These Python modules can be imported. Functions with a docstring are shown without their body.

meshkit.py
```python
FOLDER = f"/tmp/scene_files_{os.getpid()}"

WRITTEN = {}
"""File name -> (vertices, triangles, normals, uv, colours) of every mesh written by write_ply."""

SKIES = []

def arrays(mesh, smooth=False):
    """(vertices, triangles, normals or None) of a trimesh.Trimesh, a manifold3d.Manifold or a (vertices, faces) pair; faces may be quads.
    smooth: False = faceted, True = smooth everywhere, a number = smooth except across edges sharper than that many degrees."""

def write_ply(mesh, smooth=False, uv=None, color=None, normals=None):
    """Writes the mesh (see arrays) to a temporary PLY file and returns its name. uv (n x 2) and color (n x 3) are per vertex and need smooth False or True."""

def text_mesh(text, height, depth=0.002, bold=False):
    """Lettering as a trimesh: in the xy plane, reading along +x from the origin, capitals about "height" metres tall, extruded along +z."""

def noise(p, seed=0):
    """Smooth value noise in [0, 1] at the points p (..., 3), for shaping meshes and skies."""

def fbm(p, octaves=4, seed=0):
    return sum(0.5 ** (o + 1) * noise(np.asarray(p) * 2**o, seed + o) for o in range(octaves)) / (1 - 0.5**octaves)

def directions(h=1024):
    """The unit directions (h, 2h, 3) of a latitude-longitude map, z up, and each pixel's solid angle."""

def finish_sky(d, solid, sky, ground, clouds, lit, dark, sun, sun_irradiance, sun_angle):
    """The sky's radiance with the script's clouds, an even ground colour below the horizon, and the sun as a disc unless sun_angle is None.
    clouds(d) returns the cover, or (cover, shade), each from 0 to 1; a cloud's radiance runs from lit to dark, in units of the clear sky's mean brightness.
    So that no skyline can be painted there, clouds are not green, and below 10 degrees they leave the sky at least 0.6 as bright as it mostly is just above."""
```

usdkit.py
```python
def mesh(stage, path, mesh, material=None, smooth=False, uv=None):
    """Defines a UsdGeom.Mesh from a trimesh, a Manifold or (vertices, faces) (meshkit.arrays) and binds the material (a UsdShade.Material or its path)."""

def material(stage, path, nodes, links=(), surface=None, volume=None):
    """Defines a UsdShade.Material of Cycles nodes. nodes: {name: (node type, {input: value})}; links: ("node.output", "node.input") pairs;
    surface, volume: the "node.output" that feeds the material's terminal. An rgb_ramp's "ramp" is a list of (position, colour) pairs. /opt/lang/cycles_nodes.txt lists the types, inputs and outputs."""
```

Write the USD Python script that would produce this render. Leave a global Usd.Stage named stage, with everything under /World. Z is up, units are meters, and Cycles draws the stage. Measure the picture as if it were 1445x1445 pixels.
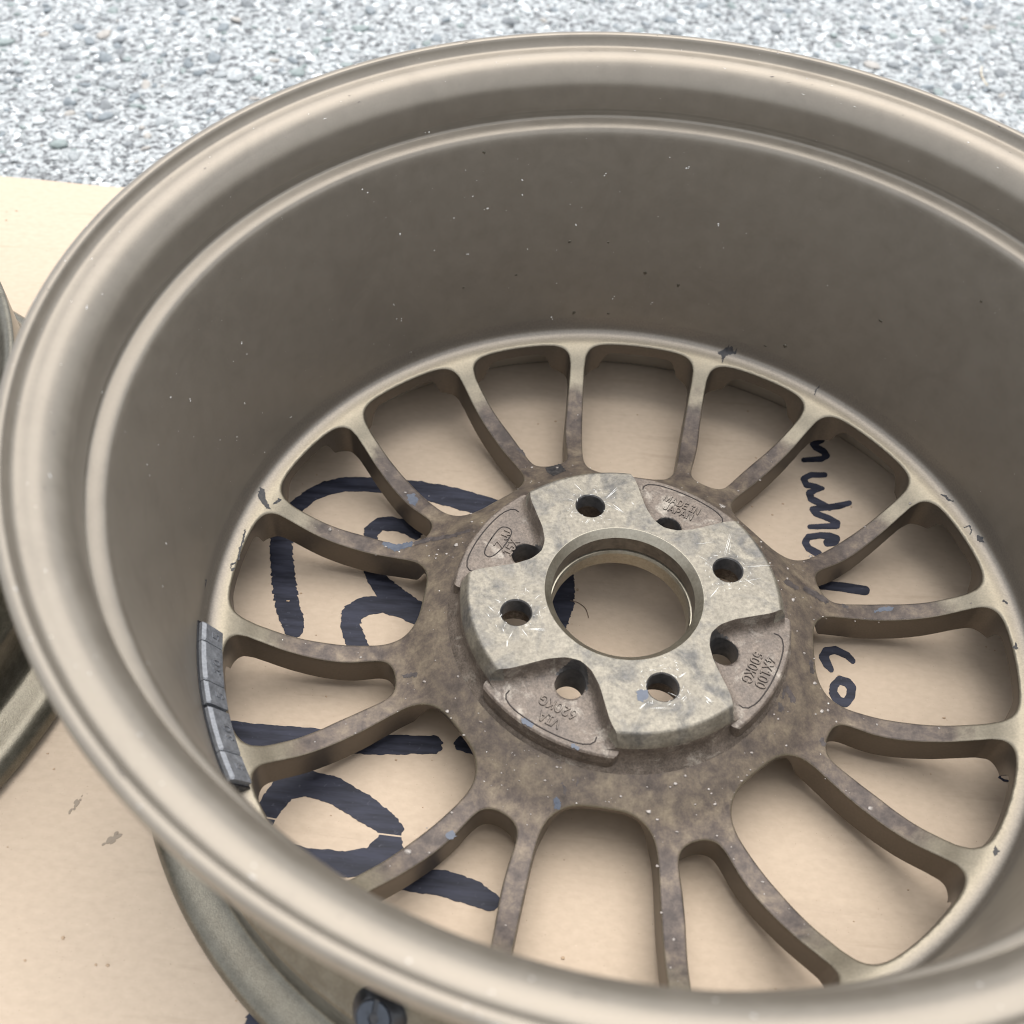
import math, json, random, numpy as np, trimesh, manifold3d, shapely, usdkit, meshkit
from scipy.interpolate import PchipInterpolator
from scipy.spatial import Delaunay, cKDTree
from shapely.geometry import Polygon, LineString, Point
from pxr import Usd, UsdGeom, UsdLux, UsdShade, Gf, Sdf, Vt

# exposure, light and paint settings
EXPOSURE, FSTOP = 1.46, 9.5
SUN, SUNI, SUNA = (0.25, 1.0, 2.9), 0.30, 60.0
SKY, CLOUD, COVER = 0.112, 6.0, 0.75
BRONZE_METAL, BRONZE_ROUGH, BCOAT = 0.60, 0.40, 0.0
BS_, LS_, RS_ = 0.56, 0.59, 0.345
CARD1, CARD2 = (.462, .366, .270), (.512, .409, .304)

stage = Usd.Stage.CreateInMemory()
UsdGeom.SetStageUpAxis(stage, UsdGeom.Tokens.z); UsdGeom.SetStageMetersPerUnit(stage, 1.0)
UsdGeom.Xform.Define(stage, '/World'); UsdGeom.Scope.Define(stage, '/World/Looks')
PI = math.pi
rng = np.random.default_rng(7)

# ------------------------------------------------------------------ camera
cam = UsdGeom.Camera.Define(stage, '/World/camera')
CAM = np.array([-0.0524, -0.27, 0.442]); PITCH, ROLL = 0.6796, 0.0703
cp, sp_, cr, sr = math.cos(PITCH), math.sin(PITCH), math.cos(ROLL), math.sin(ROLL)
RM = np.array([[1, 0, 0], [0, cp, -sp_], [0, sp_, cp]]) @ np.array([[cr, -sr, 0], [sr, cr, 0], [0, 0, 1]])
m4 = np.eye(4); m4[:3, :3] = RM.T; m4[3, :3] = CAM
cam.AddTransformOp().Set(Gf.Matrix4d(m4.tolist()))
cam.CreateHorizontalApertureAttr(36.0); cam.CreateVerticalApertureAttr(36.0)
cam.CreateFocalLengthAttr(36.0 * 1483.27 / 1445)
cam.CreateFStopAttr(FSTOP); cam.CreateFocusDistanceAttr(0.50)
cam.CreateClippingRangeAttr(Gf.Vec2f(0.01, 100))
cam.CreateExposureAttr(EXPOSURE)

# ------------------------------------------------------------------ sky and sun (bright overcast)
sd = np.array(SUN, float); sd /= np.linalg.norm(sd)
skym = usdkit.material(stage, '/World/Looks/sky_look', {
    'sky': ('sky_texture', {'sky_type': 'single_scattering', 'sun_disc': False, 'sun_elevation': math.asin(sd[2]), 'sun_rotation': math.atan2(sd[0], sd[1]), 'aerosol_density': 3.0, 'air_density': 1.0}),
    'g': ('geometry', {}), 'n': ('noise_texture', {'scale': 1.6, 'detail': 6, 'roughness': .55}),
    'r': ('rgb_ramp', {'ramp': [(.3, tuple(np.array((.80, .84, .90)) * CLOUD)), (.7, tuple(np.array((1.0, 1.0, 1.0)) * CLOUD))]}),
    'mx': ('mix_color', {'blend_type': 'mix', 'fac': COVER, 'use_clamp': False}),
    'bg': ('background_shader', {'strength': SKY})},
    [('g.position', 'n.vector'), ('n.fac', 'r.fac'), ('sky.color', 'mx.a'), ('r.color', 'mx.b'), ('mx.result', 'bg.color')], surface='bg.background')
dome = UsdLux.DomeLight.Define(stage, '/World/sky'); dome.CreateIntensityAttr(1.0)
UsdShade.MaterialBindingAPI.Apply(dome.GetPrim()).Bind(skym)
sun = UsdLux.DistantLight.Define(stage, '/World/sun')
sun.CreateIntensityAttr(SUNI); sun.CreateAngleAttr(SUNA); sun.CreateNormalizeAttr(True); sun.CreateColorAttr(Gf.Vec3f(1.0, 0.985, 0.965))
zax = sd; xax = np.cross([0, 0, 1.0], zax); xax /= np.linalg.norm(xax); yax = np.cross(zax, xax)
ml = np.eye(4); ml[0, :3], ml[1, :3], ml[2, :3] = xax, yax, zax
sun.AddTransformOp().Set(Gf.Matrix4d(ml.tolist()))

# ------------------------------------------------------------------ helpers
used = {}
def numbered(parent, name):
    k = used.get((parent, name), 0); used[(parent, name)] = k + 1
    return f'{parent}/{name}' if k == 0 else f'{parent}/{name}_{k:03d}'
def tag(prim, label=None, category=None, group=None, kind=None):
    prim = prim.GetPrim() if hasattr(prim, 'GetPrim') else prim
    for k, v in (('label', label), ('category', category), ('group', group), ('kind', kind)):
        if v: prim.SetCustomDataByKey(k, v)
    return prim
tag(dome, kind='structure')
def thing(name, loc=(0, 0, 0)):
    x = UsdGeom.Xform.Define(stage, numbered('/World', name)); x.AddTranslateOp().Set(Gf.Vec3d(*loc)); return x
def raw(path, v, f, n, mat):
    m = UsdGeom.Mesh.Define(stage, path)
    m.CreatePointsAttr(Vt.Vec3fArray.FromNumpy(np.asarray(v, np.float32)))
    m.CreateFaceVertexCountsAttr(Vt.IntArray.FromNumpy(np.full(len(f), 3, np.int32)))
    m.CreateFaceVertexIndicesAttr(Vt.IntArray.FromNumpy(np.asarray(f, np.int32).ravel()))
    m.CreateSubdivisionSchemeAttr('none')
    if n is not None:
        m.CreateNormalsAttr(Vt.Vec3fArray.FromNumpy(np.asarray(n, np.float32))); m.SetNormalsInterpolation('vertex')
    UsdShade.MaterialBindingAPI.Apply(m.GetPrim()).Bind(mat)
    return m
def obj(parent, name, mesh, mat, smooth=30, **kw):
    v, f, n = meshkit.arrays(mesh, smooth)
    m = raw(numbered(str(parent.GetPath()) if hasattr(parent, 'GetPath') else parent, name), v, f, n, mat)
    if kw: tag(m, **kw)
    return m
def split(mesh, angle, groups):
    """Shades the whole mesh smoothly, then returns one (v, f, n) per face label, so that the cuts leave no seam."""
    mesh = mesh.copy(); lab = np.asarray(groups)
    key = mesh.triangles_center.copy()
    s = trimesh.graph.smooth_shade(mesh, angle=np.radians(angle), facet_minarea=None)
    v, f, n = meshkit.arrays(s, True)
    _, idx = cKDTree(key).query(v[f].mean(1)); lab = lab[idx]
    out = {}
    for g in np.unique(lab):
        ff = f[lab == g]; u, inv = np.unique(ff, return_inverse=True)
        out[g] = (v[u], inv.reshape(-1, 3), n[u])
    return out
def lathe(prof, seg=360, closed=True):
    """prof: (r, z) points; a closed ring section when closed."""
    p = np.asarray(prof, float); k = len(p); t = np.arange(seg) / seg * 2 * PI
    v = np.stack([p[None, :, 0] * np.cos(t)[:, None], p[None, :, 0] * np.sin(t)[:, None], np.repeat(p[None, :, 1], seg, 0)], -1).reshape(-1, 3)
    i, j = np.meshgrid(np.arange(seg), np.arange(k if closed else k - 1), indexing='ij')
    a, b, c, d = i * k + j, ((i + 1) % seg) * k + j, ((i + 1) % seg) * k + (j + 1) % k, i * k + (j + 1) % k
    f = np.vstack([np.stack([a, b, c], -1).reshape(-1, 3), np.stack([a, c, d], -1).reshape(-1, 3)])
    m = trimesh.Trimesh(v, f, process=False)
    if m.volume < 0: m.invert()
    return m
def rounded(prof, spec, closed=True, n=5):
    """Rounds the listed corners {index: radius} of a polyline profile."""
    out = []
    P = [np.array(q, float) for q in prof]; N = len(P)
    for i, q in enumerate(P):
        r = spec.get(i, 0)
        if not r: out.append(q); continue
        if not closed and i in (0, N - 1): out.append(q); continue
        a, b = P[(i - 1) % N] - q, P[(i + 1) % N] - q
        la, lb = np.linalg.norm(a), np.linalg.norm(b); a /= la; b /= lb
        d = min(r, .48 * la, .48 * lb)
        for t in np.linspace(0, 1, n):
            out.append((1 - t) ** 2 * (q + a * d) + 2 * t * (1 - t) * q + t * t * (q + b * d))
    return np.array(out)
def extrude(poly, z0, h):
    ps = poly.geoms if hasattr(poly, 'geoms') else [poly]
    ms = []
    for g in ps:
        if g.area > 0:
            m = trimesh.creation.extrude_polygon(g, h, engine='earcut'); m.apply_translation([0, 0, z0]); ms.append(m)
    return trimesh.util.concatenate(ms)
def tube(pts, r, n=6, flat=1.0):
    pts = np.asarray(pts, float); T = np.gradient(pts, axis=0); T /= np.linalg.norm(T, axis=1)[:, None]
    up = np.array([0, 0, 1.0]); U = np.cross(T, up); U /= np.maximum(np.linalg.norm(U, axis=1), 1e-9)[:, None]; W = np.cross(U, T)
    a = np.arange(n) / n * 2 * PI
    v = (pts[:, None] + r * (np.cos(a)[None, :, None] * U[:, None] + flat * np.sin(a)[None, :, None] * W[:, None])).reshape(-1, 3)
    i, j = np.meshgrid(np.arange(len(pts) - 1), np.arange(n), indexing='ij')
    A, B, C, D = i * n + j, i * n + (j + 1) % n, (i + 1) * n + (j + 1) % n, (i + 1) * n + j
    f = np.vstack([np.stack([A, B, C], -1).reshape(-1, 3), np.stack([A, C, D], -1).reshape(-1, 3)])
    return trimesh.Trimesh(v, f, process=False)

# ------------------------------------------------------------------ materials
def mat(name, nodes, links, surface='p.BSDF'):
    return usdkit.material(stage, '/World/Looks/' + name, nodes, links, surface=surface)
def mottled(name, c1, c2, rough, metal, scale=60, detail=6, grain=900, bump=.15, bdist=.0004, c3=None, c3scale=25, c3lo=.52, c3hi=.68, rr=.08, spec=.5, stretch=(1, 1, 1), coat=0.0, grainmix=0.0):
    nodes = {'g': ('geometry', {}), 'm': ('mapping', {'scale': stretch}),
        'n1': ('noise_texture', {'scale': scale, 'detail': detail, 'roughness': .62}),
        'r1': ('rgb_ramp', {'ramp': [(.35, c1), (.65, c2)]}),
        'n2': ('noise_texture', {'scale': grain, 'detail': 3, 'roughness': .6}),
        'n3': ('noise_texture', {'scale': c3scale, 'detail': 8, 'roughness': .65, 'distortion': .6}),
        'mr': ('map_range', {'from_min': c3lo, 'from_max': c3hi, 'clamp': True}),
        'mx': ('mix_color', {'blend_type': 'mix', 'b': c3 if c3 is not None else c1}),
        'gr': ('map_range', {'from_min': .3, 'from_max': .7, 'to_min': 1 - grainmix, 'to_max': 1 + grainmix}),
        'gm': ('mix_color', {'blend_type': 'multiply', 'fac': 1.0, 'use_clamp': False}),
        'gc': ('combine_color', {}),
        'rg': ('map_range', {'from_min': .3, 'from_max': .7, 'to_min': rough - rr, 'to_max': rough + rr}),
        'bp': ('bump', {'strength': bump, 'distance': bdist}),
        'p': ('principled_bsdf', {'metallic': metal, 'specular_ior_level': spec, 'coat_weight': coat, 'coat_roughness': .42})}
    links = [('g.position', 'm.vector'), ('m.vector', 'n1.vector'), ('m.vector', 'n2.vector'), ('g.position', 'n3.vector'), ('n1.fac', 'r1.fac'), ('r1.color', 'mx.a'), ('n3.fac', 'mr.value'),
        ('n2.fac', 'gr.value'), ('gr.result', 'gc.r'), ('gr.result', 'gc.g'), ('gr.result', 'gc.b'), ('mx.result', 'gm.a'), ('gc.color', 'gm.b'), ('gm.result', 'p.base_color'),
        ('n1.fac', 'rg.value'), ('rg.result', 'p.roughness'), ('n2.fac', 'bp.height'), ('bp.normal', 'p.normal')]
    if c3 is not None: links.append(('mr.result', 'mx.fac'))
    else: nodes['mx'][1]['fac'] = 0.0
    return mat(name, nodes, links)
def plain(name, c, rough=.6, metal=0.0, spec=.5):
    return mat(name, {'p': ('principled_bsdf', {'base_color': c, 'roughness': rough, 'metallic': metal, 'specular_ior_level': spec})}, [])
M = {}
M['bronze'] = mottled('bronze_paint', tuple(np.array((.345, .301, .240)) * BS_), tuple(np.array((.378, .331, .266)) * BS_), BRONZE_ROUGH, BRONZE_METAL, coat=BCOAT, scale=110, grain=2600, bump=.10, bdist=.0002, c3=tuple(np.array((.325, .283, .227)) * BS_), c3scale=26, rr=.04, grainmix=.08)
M['bronze_rough'] = mottled('bronze_overspray', (.125, .113, .088), (.160, .147, .116), .32, .88, scale=120, grain=1700, bump=.25, bdist=.0004, rr=.05, grainmix=.22)
M['raw'] = mottled('raw_alloy', tuple(np.array((.45, .40, .31)) * RS_), tuple(np.array((.77, .695, .55)) * RS_), .50, .40, scale=70, grain=650, bump=.25, bdist=.0003, c3=tuple(np.array((.30, .283, .256)) * RS_), c3scale=75, c3lo=.46, c3hi=.66, rr=.12, grainmix=.25)
M['machined'] = mottled('machined_alloy', (.30, .27, .21), (.35, .32, .255), .38, .95, scale=90, grain=800, bump=.1, bdist=.0001, rr=.05, grainmix=.12)
M['pocket'] = mottled('stained_casting', (.105, .084, .068), (.185, .150, .120), .56, .3, scale=160, grain=1000, bump=.5, bdist=.0004, c3=(.30, .265, .22), c3scale=95, c3lo=.54, c3hi=.68, rr=.1, grainmix=.3)
# spokes and hub plate: bronze paint under burnt-on brake dust on upward faces, ending where the ledge begins; side faces a darker flat brown, mixed in by normal
def stained():
    nodes = {'g': ('geometry', {}), 'sx': ('separate_xyz', {}), 'x2': ('math', {'math_type': 'multiply'}), 'y2': ('math', {'math_type': 'multiply'}), 'ad': ('math', {'math_type': 'add'}), 'rt': ('math', {'math_type': 'sqrt'}),
        'n1': ('noise_texture', {'scale': 75, 'detail': 7, 'roughness': .65, 'distortion': .3}), 'nw': ('math', {'math_type': 'multiply_add', 'value2': .026, 'value3': -.013}), 'ra': ('math', {'math_type': 'add'}),
        'edge': ('map_range', {'from_min': .1505, 'from_max': .163, 'to_min': 1.0, 'to_max': 0.0, 'clamp': True, 'range_type': 'smoothstep'}),
        'n2': ('noise_texture', {'scale': 105, 'detail': 9, 'roughness': .70, 'distortion': .2}), 'rb': ('map_range', {'from_min': .098, 'from_max': .128, 'to_min': .035, 'to_max': -.045, 'clamp': True, 'range_type': 'smoothstep'}), 'db': ('math', {'math_type': 'add'}),
        'dirt': ('rgb_ramp', {'ramp': [(.33, (.055, .043, .037)), (.45, (.094, .073, .060)), (.55, (.140, .109, .082)), (.70, (.225, .180, .125))]}),
        'n3': ('noise_texture', {'scale': 1100, 'detail': 3, 'roughness': .6}),
        'clean': ('rgb_ramp', {'ramp': [(.3, tuple(np.array((.40, .345, .25)) * LS_)), (.7, tuple(np.array((.46, .40, .295)) * LS_))]}),
        'mx': ('mix_color', {'blend_type': 'mix'}),
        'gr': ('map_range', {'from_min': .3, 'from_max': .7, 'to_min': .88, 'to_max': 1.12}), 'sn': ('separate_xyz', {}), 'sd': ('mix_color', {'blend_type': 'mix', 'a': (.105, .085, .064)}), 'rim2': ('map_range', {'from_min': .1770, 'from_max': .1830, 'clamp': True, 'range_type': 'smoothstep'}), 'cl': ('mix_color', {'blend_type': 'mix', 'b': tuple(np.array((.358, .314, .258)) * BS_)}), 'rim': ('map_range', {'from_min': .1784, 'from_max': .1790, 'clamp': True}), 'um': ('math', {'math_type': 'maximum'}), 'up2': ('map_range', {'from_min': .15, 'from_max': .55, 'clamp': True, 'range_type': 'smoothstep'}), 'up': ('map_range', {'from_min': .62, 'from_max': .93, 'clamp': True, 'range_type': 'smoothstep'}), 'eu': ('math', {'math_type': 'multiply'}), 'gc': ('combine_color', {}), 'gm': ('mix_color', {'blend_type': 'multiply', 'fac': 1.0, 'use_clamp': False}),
        'mt': ('map_range', {'to_min': .7, 'to_max': .35}), 'rg': ('map_range', {'to_min': BRONZE_ROUGH, 'to_max': .55}),
        'bp': ('bump', {'strength': .15, 'distance': .0002}), 'p': ('principled_bsdf', {})}
    links = [('g.position', 'sx.vector'), ('sx.x', 'x2.value1'), ('sx.x', 'x2.value2'), ('sx.y', 'y2.value1'), ('sx.y', 'y2.value2'), ('x2.value', 'ad.value1'), ('y2.value', 'ad.value2'), ('ad.value', 'rt.value1'),
        ('g.position', 'n1.vector'), ('g.position', 'n2.vector'), ('g.position', 'n3.vector'), ('n1.fac', 'nw.value1'), ('nw.value', 'ra.value1'), ('rt.value', 'ra.value2'), ('ra.value', 'edge.value'),
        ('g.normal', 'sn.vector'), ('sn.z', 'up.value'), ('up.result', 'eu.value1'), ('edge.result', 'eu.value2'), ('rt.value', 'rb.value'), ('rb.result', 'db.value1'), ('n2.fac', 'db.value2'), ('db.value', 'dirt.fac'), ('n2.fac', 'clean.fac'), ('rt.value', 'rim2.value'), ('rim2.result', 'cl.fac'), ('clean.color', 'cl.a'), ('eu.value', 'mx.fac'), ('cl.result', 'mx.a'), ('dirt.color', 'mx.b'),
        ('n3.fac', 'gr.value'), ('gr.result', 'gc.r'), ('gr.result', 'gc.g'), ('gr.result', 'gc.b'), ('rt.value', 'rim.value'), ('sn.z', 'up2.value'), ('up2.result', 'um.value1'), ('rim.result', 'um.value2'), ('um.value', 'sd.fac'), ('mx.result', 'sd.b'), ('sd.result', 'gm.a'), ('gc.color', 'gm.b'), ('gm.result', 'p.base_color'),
        ('eu.value', 'mt.value'), ('mt.result', 'p.metallic'), ('eu.value', 'rg.value'), ('rg.result', 'p.roughness'), ('n3.fac', 'bp.height'), ('bp.normal', 'p.normal')]
    return mat('stained_bronze', nodes, links)
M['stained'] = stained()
M['card'] = mat('brown_cardboard', {'g': ('geometry', {}), 'm1': ('mapping', {'scale': (200, 330, 60), 'rotation': (0, 0, .06)}), 'm2': ('mapping', {'scale': (11, 130, 22), 'rotation': (0, 0, .06)}),
    'n1': ('noise_texture', {'scale': 1, 'detail': 4, 'roughness': .6}), 'n2': ('noise_texture', {'scale': 1, 'detail': 5, 'roughness': .6}), 'n3': ('noise_texture', {'scale': 700, 'detail': 3}), 'n4': ('noise_texture', {'scale': 1400, 'detail': 1}),
    'r1': ('rgb_ramp', {'ramp': [(.3, CARD1), (.7, CARD2)]}),
    'r2': ('rgb_ramp', {'ramp': [(.27, (.90, .89, .875)), (.40, (1, 1, 1)), (.75, (1.0, 1.0, 1.0))]}),
    'r4': ('rgb_ramp', {'ramp': [(.0, (.35, .30, .26)), (.20, (.55, .5, .45)), (.25, (1, 1, 1)), (.76, (1, 1, 1)), (.80, (1.25, 1.27, 1.3))]}),
    'mx': ('mix_color', {'blend_type': 'multiply', 'fac': 1.0, 'use_clamp': False}), 'my': ('mix_color', {'blend_type': 'multiply', 'fac': 1.0, 'use_clamp': False}),
    'bp': ('bump', {'strength': .25, 'distance': .0003}),
    'p': ('principled_bsdf', {'roughness': .78, 'specular_ior_level': .3})},
    [('g.position', 'm1.vector'), ('g.position', 'm2.vector'), ('m1.vector', 'n1.vector'), ('m2.vector', 'n2.vector'), ('g.position', 'n3.vector'), ('g.position', 'n4.vector'), ('n1.fac', 'r1.fac'), ('n2.fac', 'r2.fac'), ('n4.fac', 'r4.fac'),
     ('r1.color', 'mx.a'), ('r2.color', 'mx.b'), ('mx.result', 'my.a'), ('r4.color', 'my.b'), ('my.result', 'p.base_color'), ('n3.fac', 'bp.height'), ('bp.normal', 'p.normal')])
M['card_dent'] = plain('bruised_cardboard', (.27, .22, .165), .9)
M['card_edge'] = plain('cardboard_cut_edge', (.40, .29, .19), .9)
M['ink'] = mottled('marker_ink', (.013, .014, .022), (.040, .042, .060), .62, 0, scale=150, detail=4, grain=1500, bump=.3, bdist=.0002, c3=(.075, .075, .095), c3scale=420, c3lo=.60, c3hi=.78, rr=.08, spec=.25, stretch=(.22, 1.6, 1))
M['black_mark'] = mottled('black_residue', (.016, .016, .018), (.05, .045, .042), .5, 0, scale=500, grain=1500, bump=.4)
M['smudge'] = mottled('dark_smudge', (.055, .047, .045), (.11, .092, .085), .5, .2, scale=300, grain=1200, bump=.2)
M['blue_chip'] = mottled('blue_grey_paint', (.060, .072, .098), (.095, .110, .140), .5, 0, scale=400, grain=1500, bump=.2)
M['grit'] = plain('pale_grit', (.62, .60, .56), .8)
M['blister'] = mottled('blistered_paint', (.20, .172, .152), (.36, .33, .30), .45, .3, scale=500, grain=1500, bump=.4)
M['scratch'] = plain('bright_scratch', (.60, .60, .58), .4, .5)
M['lead'] = mottled('lead_weight', (.15, .157, .168), (.235, .243, .255), .5, .45, scale=220, grain=900, bump=.3, bdist=.0003, rr=.12, grainmix=.2)
M['lead_worn'] = mottled('rubbed_lead', (.24, .25, .27), (.36, .37, .39), .4, .7, scale=220, grain=900, bump=.2)
M['rubber'] = mottled('black_rubber', (.008, .008, .009), (.014, .014, .016), .28, 0, scale=200, grain=900, bump=.15)
M['valve_face'] = mottled('worn_rubber_face', (.020, .025, .033), (.038, .046, .060), .38, 0, scale=300, grain=900, bump=.2)
M['dirt_line'] = plain('dirt_in_casting', (.035, .028, .024), .8)
M['hair'] = plain('brown_fibre', (.12, .08, .05), .6)
M['straw'] = plain('dry_straw', (.62, .52, .36), .7)
M['slab'] = mottled('weathered_cement', (.28, .294, .290), (.54, .556, .548), .9, 0, scale=160, grain=900, bump=.8, bdist=.0012, c3=(.08, .082, .084), c3scale=190, c3lo=.46, c3hi=.60, rr=.05, grainmix=.2)
STONES = []
for k, (a, b) in enumerate([((.38, .40, .393), (.54, .557, .549)), ((.25, .265, .265), (.38, .397, .395)), ((.15, .172, .18), (.24, .262, .272)), ((.14, .150, .153), (.24, .251, .253)), ((.18, .215, .205), (.27, .303, .29)), ((.30, .28, .25), (.40, .375, .34)), ((.60, .615, .61), (.77, .785, .775))]):
    STONES.append(mottled(f'pebble_{"abcdefg"[k]}', a, b, .75, 0, scale=220, grain=1100, bump=.5, bdist=.0005, rr=.1, grainmix=.12))

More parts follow.
